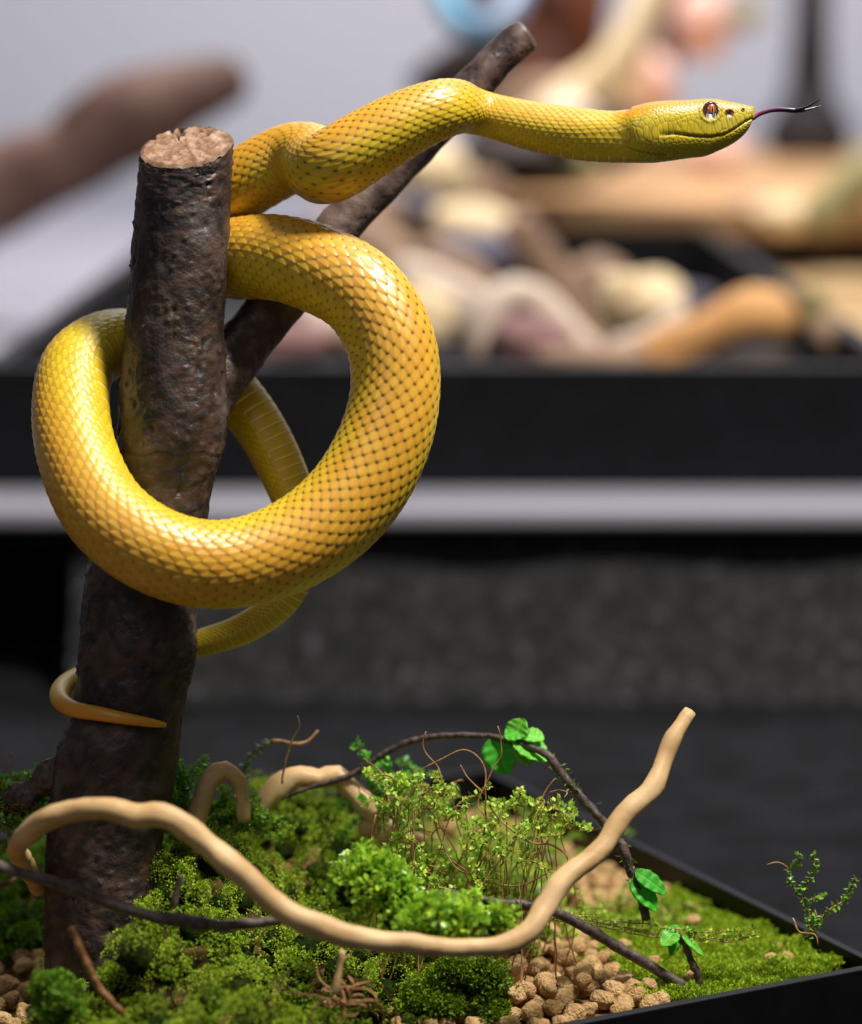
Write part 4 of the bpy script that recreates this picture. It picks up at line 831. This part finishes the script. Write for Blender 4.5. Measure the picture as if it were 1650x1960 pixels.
# things on the plank
k_ = 2.75
limb('red_brown_stump', 'blurred dark red-brown stump above the pile', 'stump', [(1000, 330, 100), (1010, 230, 118), (1015, 120, 130), (1020, 20, 138), (1030, -90, 140)], 2.7, 'redwood')
limb('cream_branch', 'blurred cream branch leaning right of the red-brown stump', 'branch', [(1010, 262, 48), (1090, 195, 44), (1160, 140, 38), (1215, 60, 34), (1260, -60, 32)], 2.45, 'cream')
blob('taupe_chunk', 'taupe wood chunk in front of the stump base', 'wood', 1040, 215, 2.5, 120, 70, 70, 'taupe')
blob('pale_chunk', 'grey-white chunk below the cream branch', 'wood', 1085, 235, 2.35, 60, 50, 60, 'pale')
blob('dark_chunk', 'dark brown chunk under the snake neck', 'wood', 980, 300, 2.35, 120, 48, 70, 'darkwood')
blob('dark_chunk', 'dark brown wood behind the snake head', 'wood', 1160, 262, 2.5, 80, 66, 60, 'darkwood')
blob('olive_chunk', 'olive-brown chunk below the head of the snake', 'wood', 1080, 320, 2.45, 80, 40, 60, 'olive')
limb('dark_log', 'blurred dark log end left of the branch tip', 'log', [(800, 180, 36), (870, 130, 44), (950, 100, 60)], 2.55, 'darkwood')
blob('pink_flower', 'pale pink bloom behind the head of the snake', 'flower', 1235, 175, 2.9, 62, 74, 50, 'pink', (0, .4, 0))
limb('russet_branch', 'russet branch rising from the pink bloom', 'branch', [(1225, 230, 20), (1250, 150, 26), (1285, 80, 30), (1310, -60, 36)], 2.95, 'redwood')
blob('pink_flower', 'pale pink bloom at the top edge above the head', 'flower', 1345, 45, 2.9, 55, 70, 50, 'pink')
limb('cream_branch', 'thin cream branch on the left of the russet branch', 'branch', [(1190, 260, 24), (1196, 180, 28), (1208, 95, 36), (1226, 30, 30), (1240, -50, 26)], 2.8, 'cream')
blob('pink_flower', 'rounded pale pink shape under the snake chin', 'flower', 1370, 292, 2.9, 66, 38, 40, 'pink')
blob('olive_leaf', 'small olive leaf at the top edge', 'leaf', 1425, 30, 3.0, 30, 30, 20, 'olive')
# dark pot with neck
def lathe(prof_, base, m, name, label, cat, ns=48):
    th_ = np.linspace(0, 2*math.pi, ns, endpoint=False); V = np.array([[base[0]+r_*math.cos(a), base[1]+r_*math.sin(a), base[2]+z_] for r_, z_ in prof_ for a in th_]); return tag(mk(name, V, gridfaces(len(prof_), ns), M[m]), label, cat)
pz = G(1545, 302, .1903); kz = np.linalg.norm(pz-CAM)/FPX
lathe([(.001, 0), (70*kz, .001), (84*kz, 30*kz), (82*kz, 60*kz), (60*kz, 95*kz), (46*kz, 120*kz), (40*kz, 180*kz), (36*kz, 240*kz), (34*kz, 320*kz), (33*kz, 420*kz), (.001, 421*kz)], pz, 'ink', 'dark_bottle', 'blurred dark bottle with a wide base at the upper right', 'bottle')
limb('olive_branch', 'olive and cream twig at the right frame edge', 'branch', [(1560, 430, 40), (1610, 380, 46), (1670, 330, 50), (1740, 300, 50)], 2.3, 'olive')
blob('cream_block', 'cream lump on the board at the right', 'wood', 1500, 415, 2.4, 62, 36, 50, 'cream')
blob('mauve_chunk', 'mauve lump left of the cream one on the right board', 'wood', 1430, 400, 2.5, 54, 30, 50, 'taupe')
blob('olive_leaf', 'olive sprout at the right end of the far tray', 'leaf', 1560, 600, 1.62, 28, 50, 30, 'olive')
blob('tan_chunk', 'small tan lump right of the tan log', 'wood', 1585, 640, 1.6, 36, 34, 30, 'taupe')
blob('orange_pot', 'orange-brown rounded object at the left frame edge', 'pot', -22, 818, 1.45, 48, 85, 50, 'tan')
# turquoise coil: thick tube with green-blue skin
A_ = [P(835, -90, zc=2.5), P(850, -20, zc=2.45), P(872, 30, zc=2.42), P(912, 55, zc=2.4), P(960, 38, zc=2.4), P(990, -10, zc=2.42), P(985, -90, zc=2.5)]
V, F = tube_data(A_, np.array([24, 26, 27, 28, 28, 26, 24])*2.42/FPX, ns=32, step=.006)
pxx = np.array([project(v_)[0] for v_ in V]); f = np.clip((pxx-850)/130, 0, 1)[:, None]
tag(mk('turquoise_coil', V, F, M['turq'], colors=np.array(lin(34, 128, 160))*(1-f)+np.array(lin(110, 130, 160))*f), 'blurred turquoise coil hanging at the top edge', 'coil')
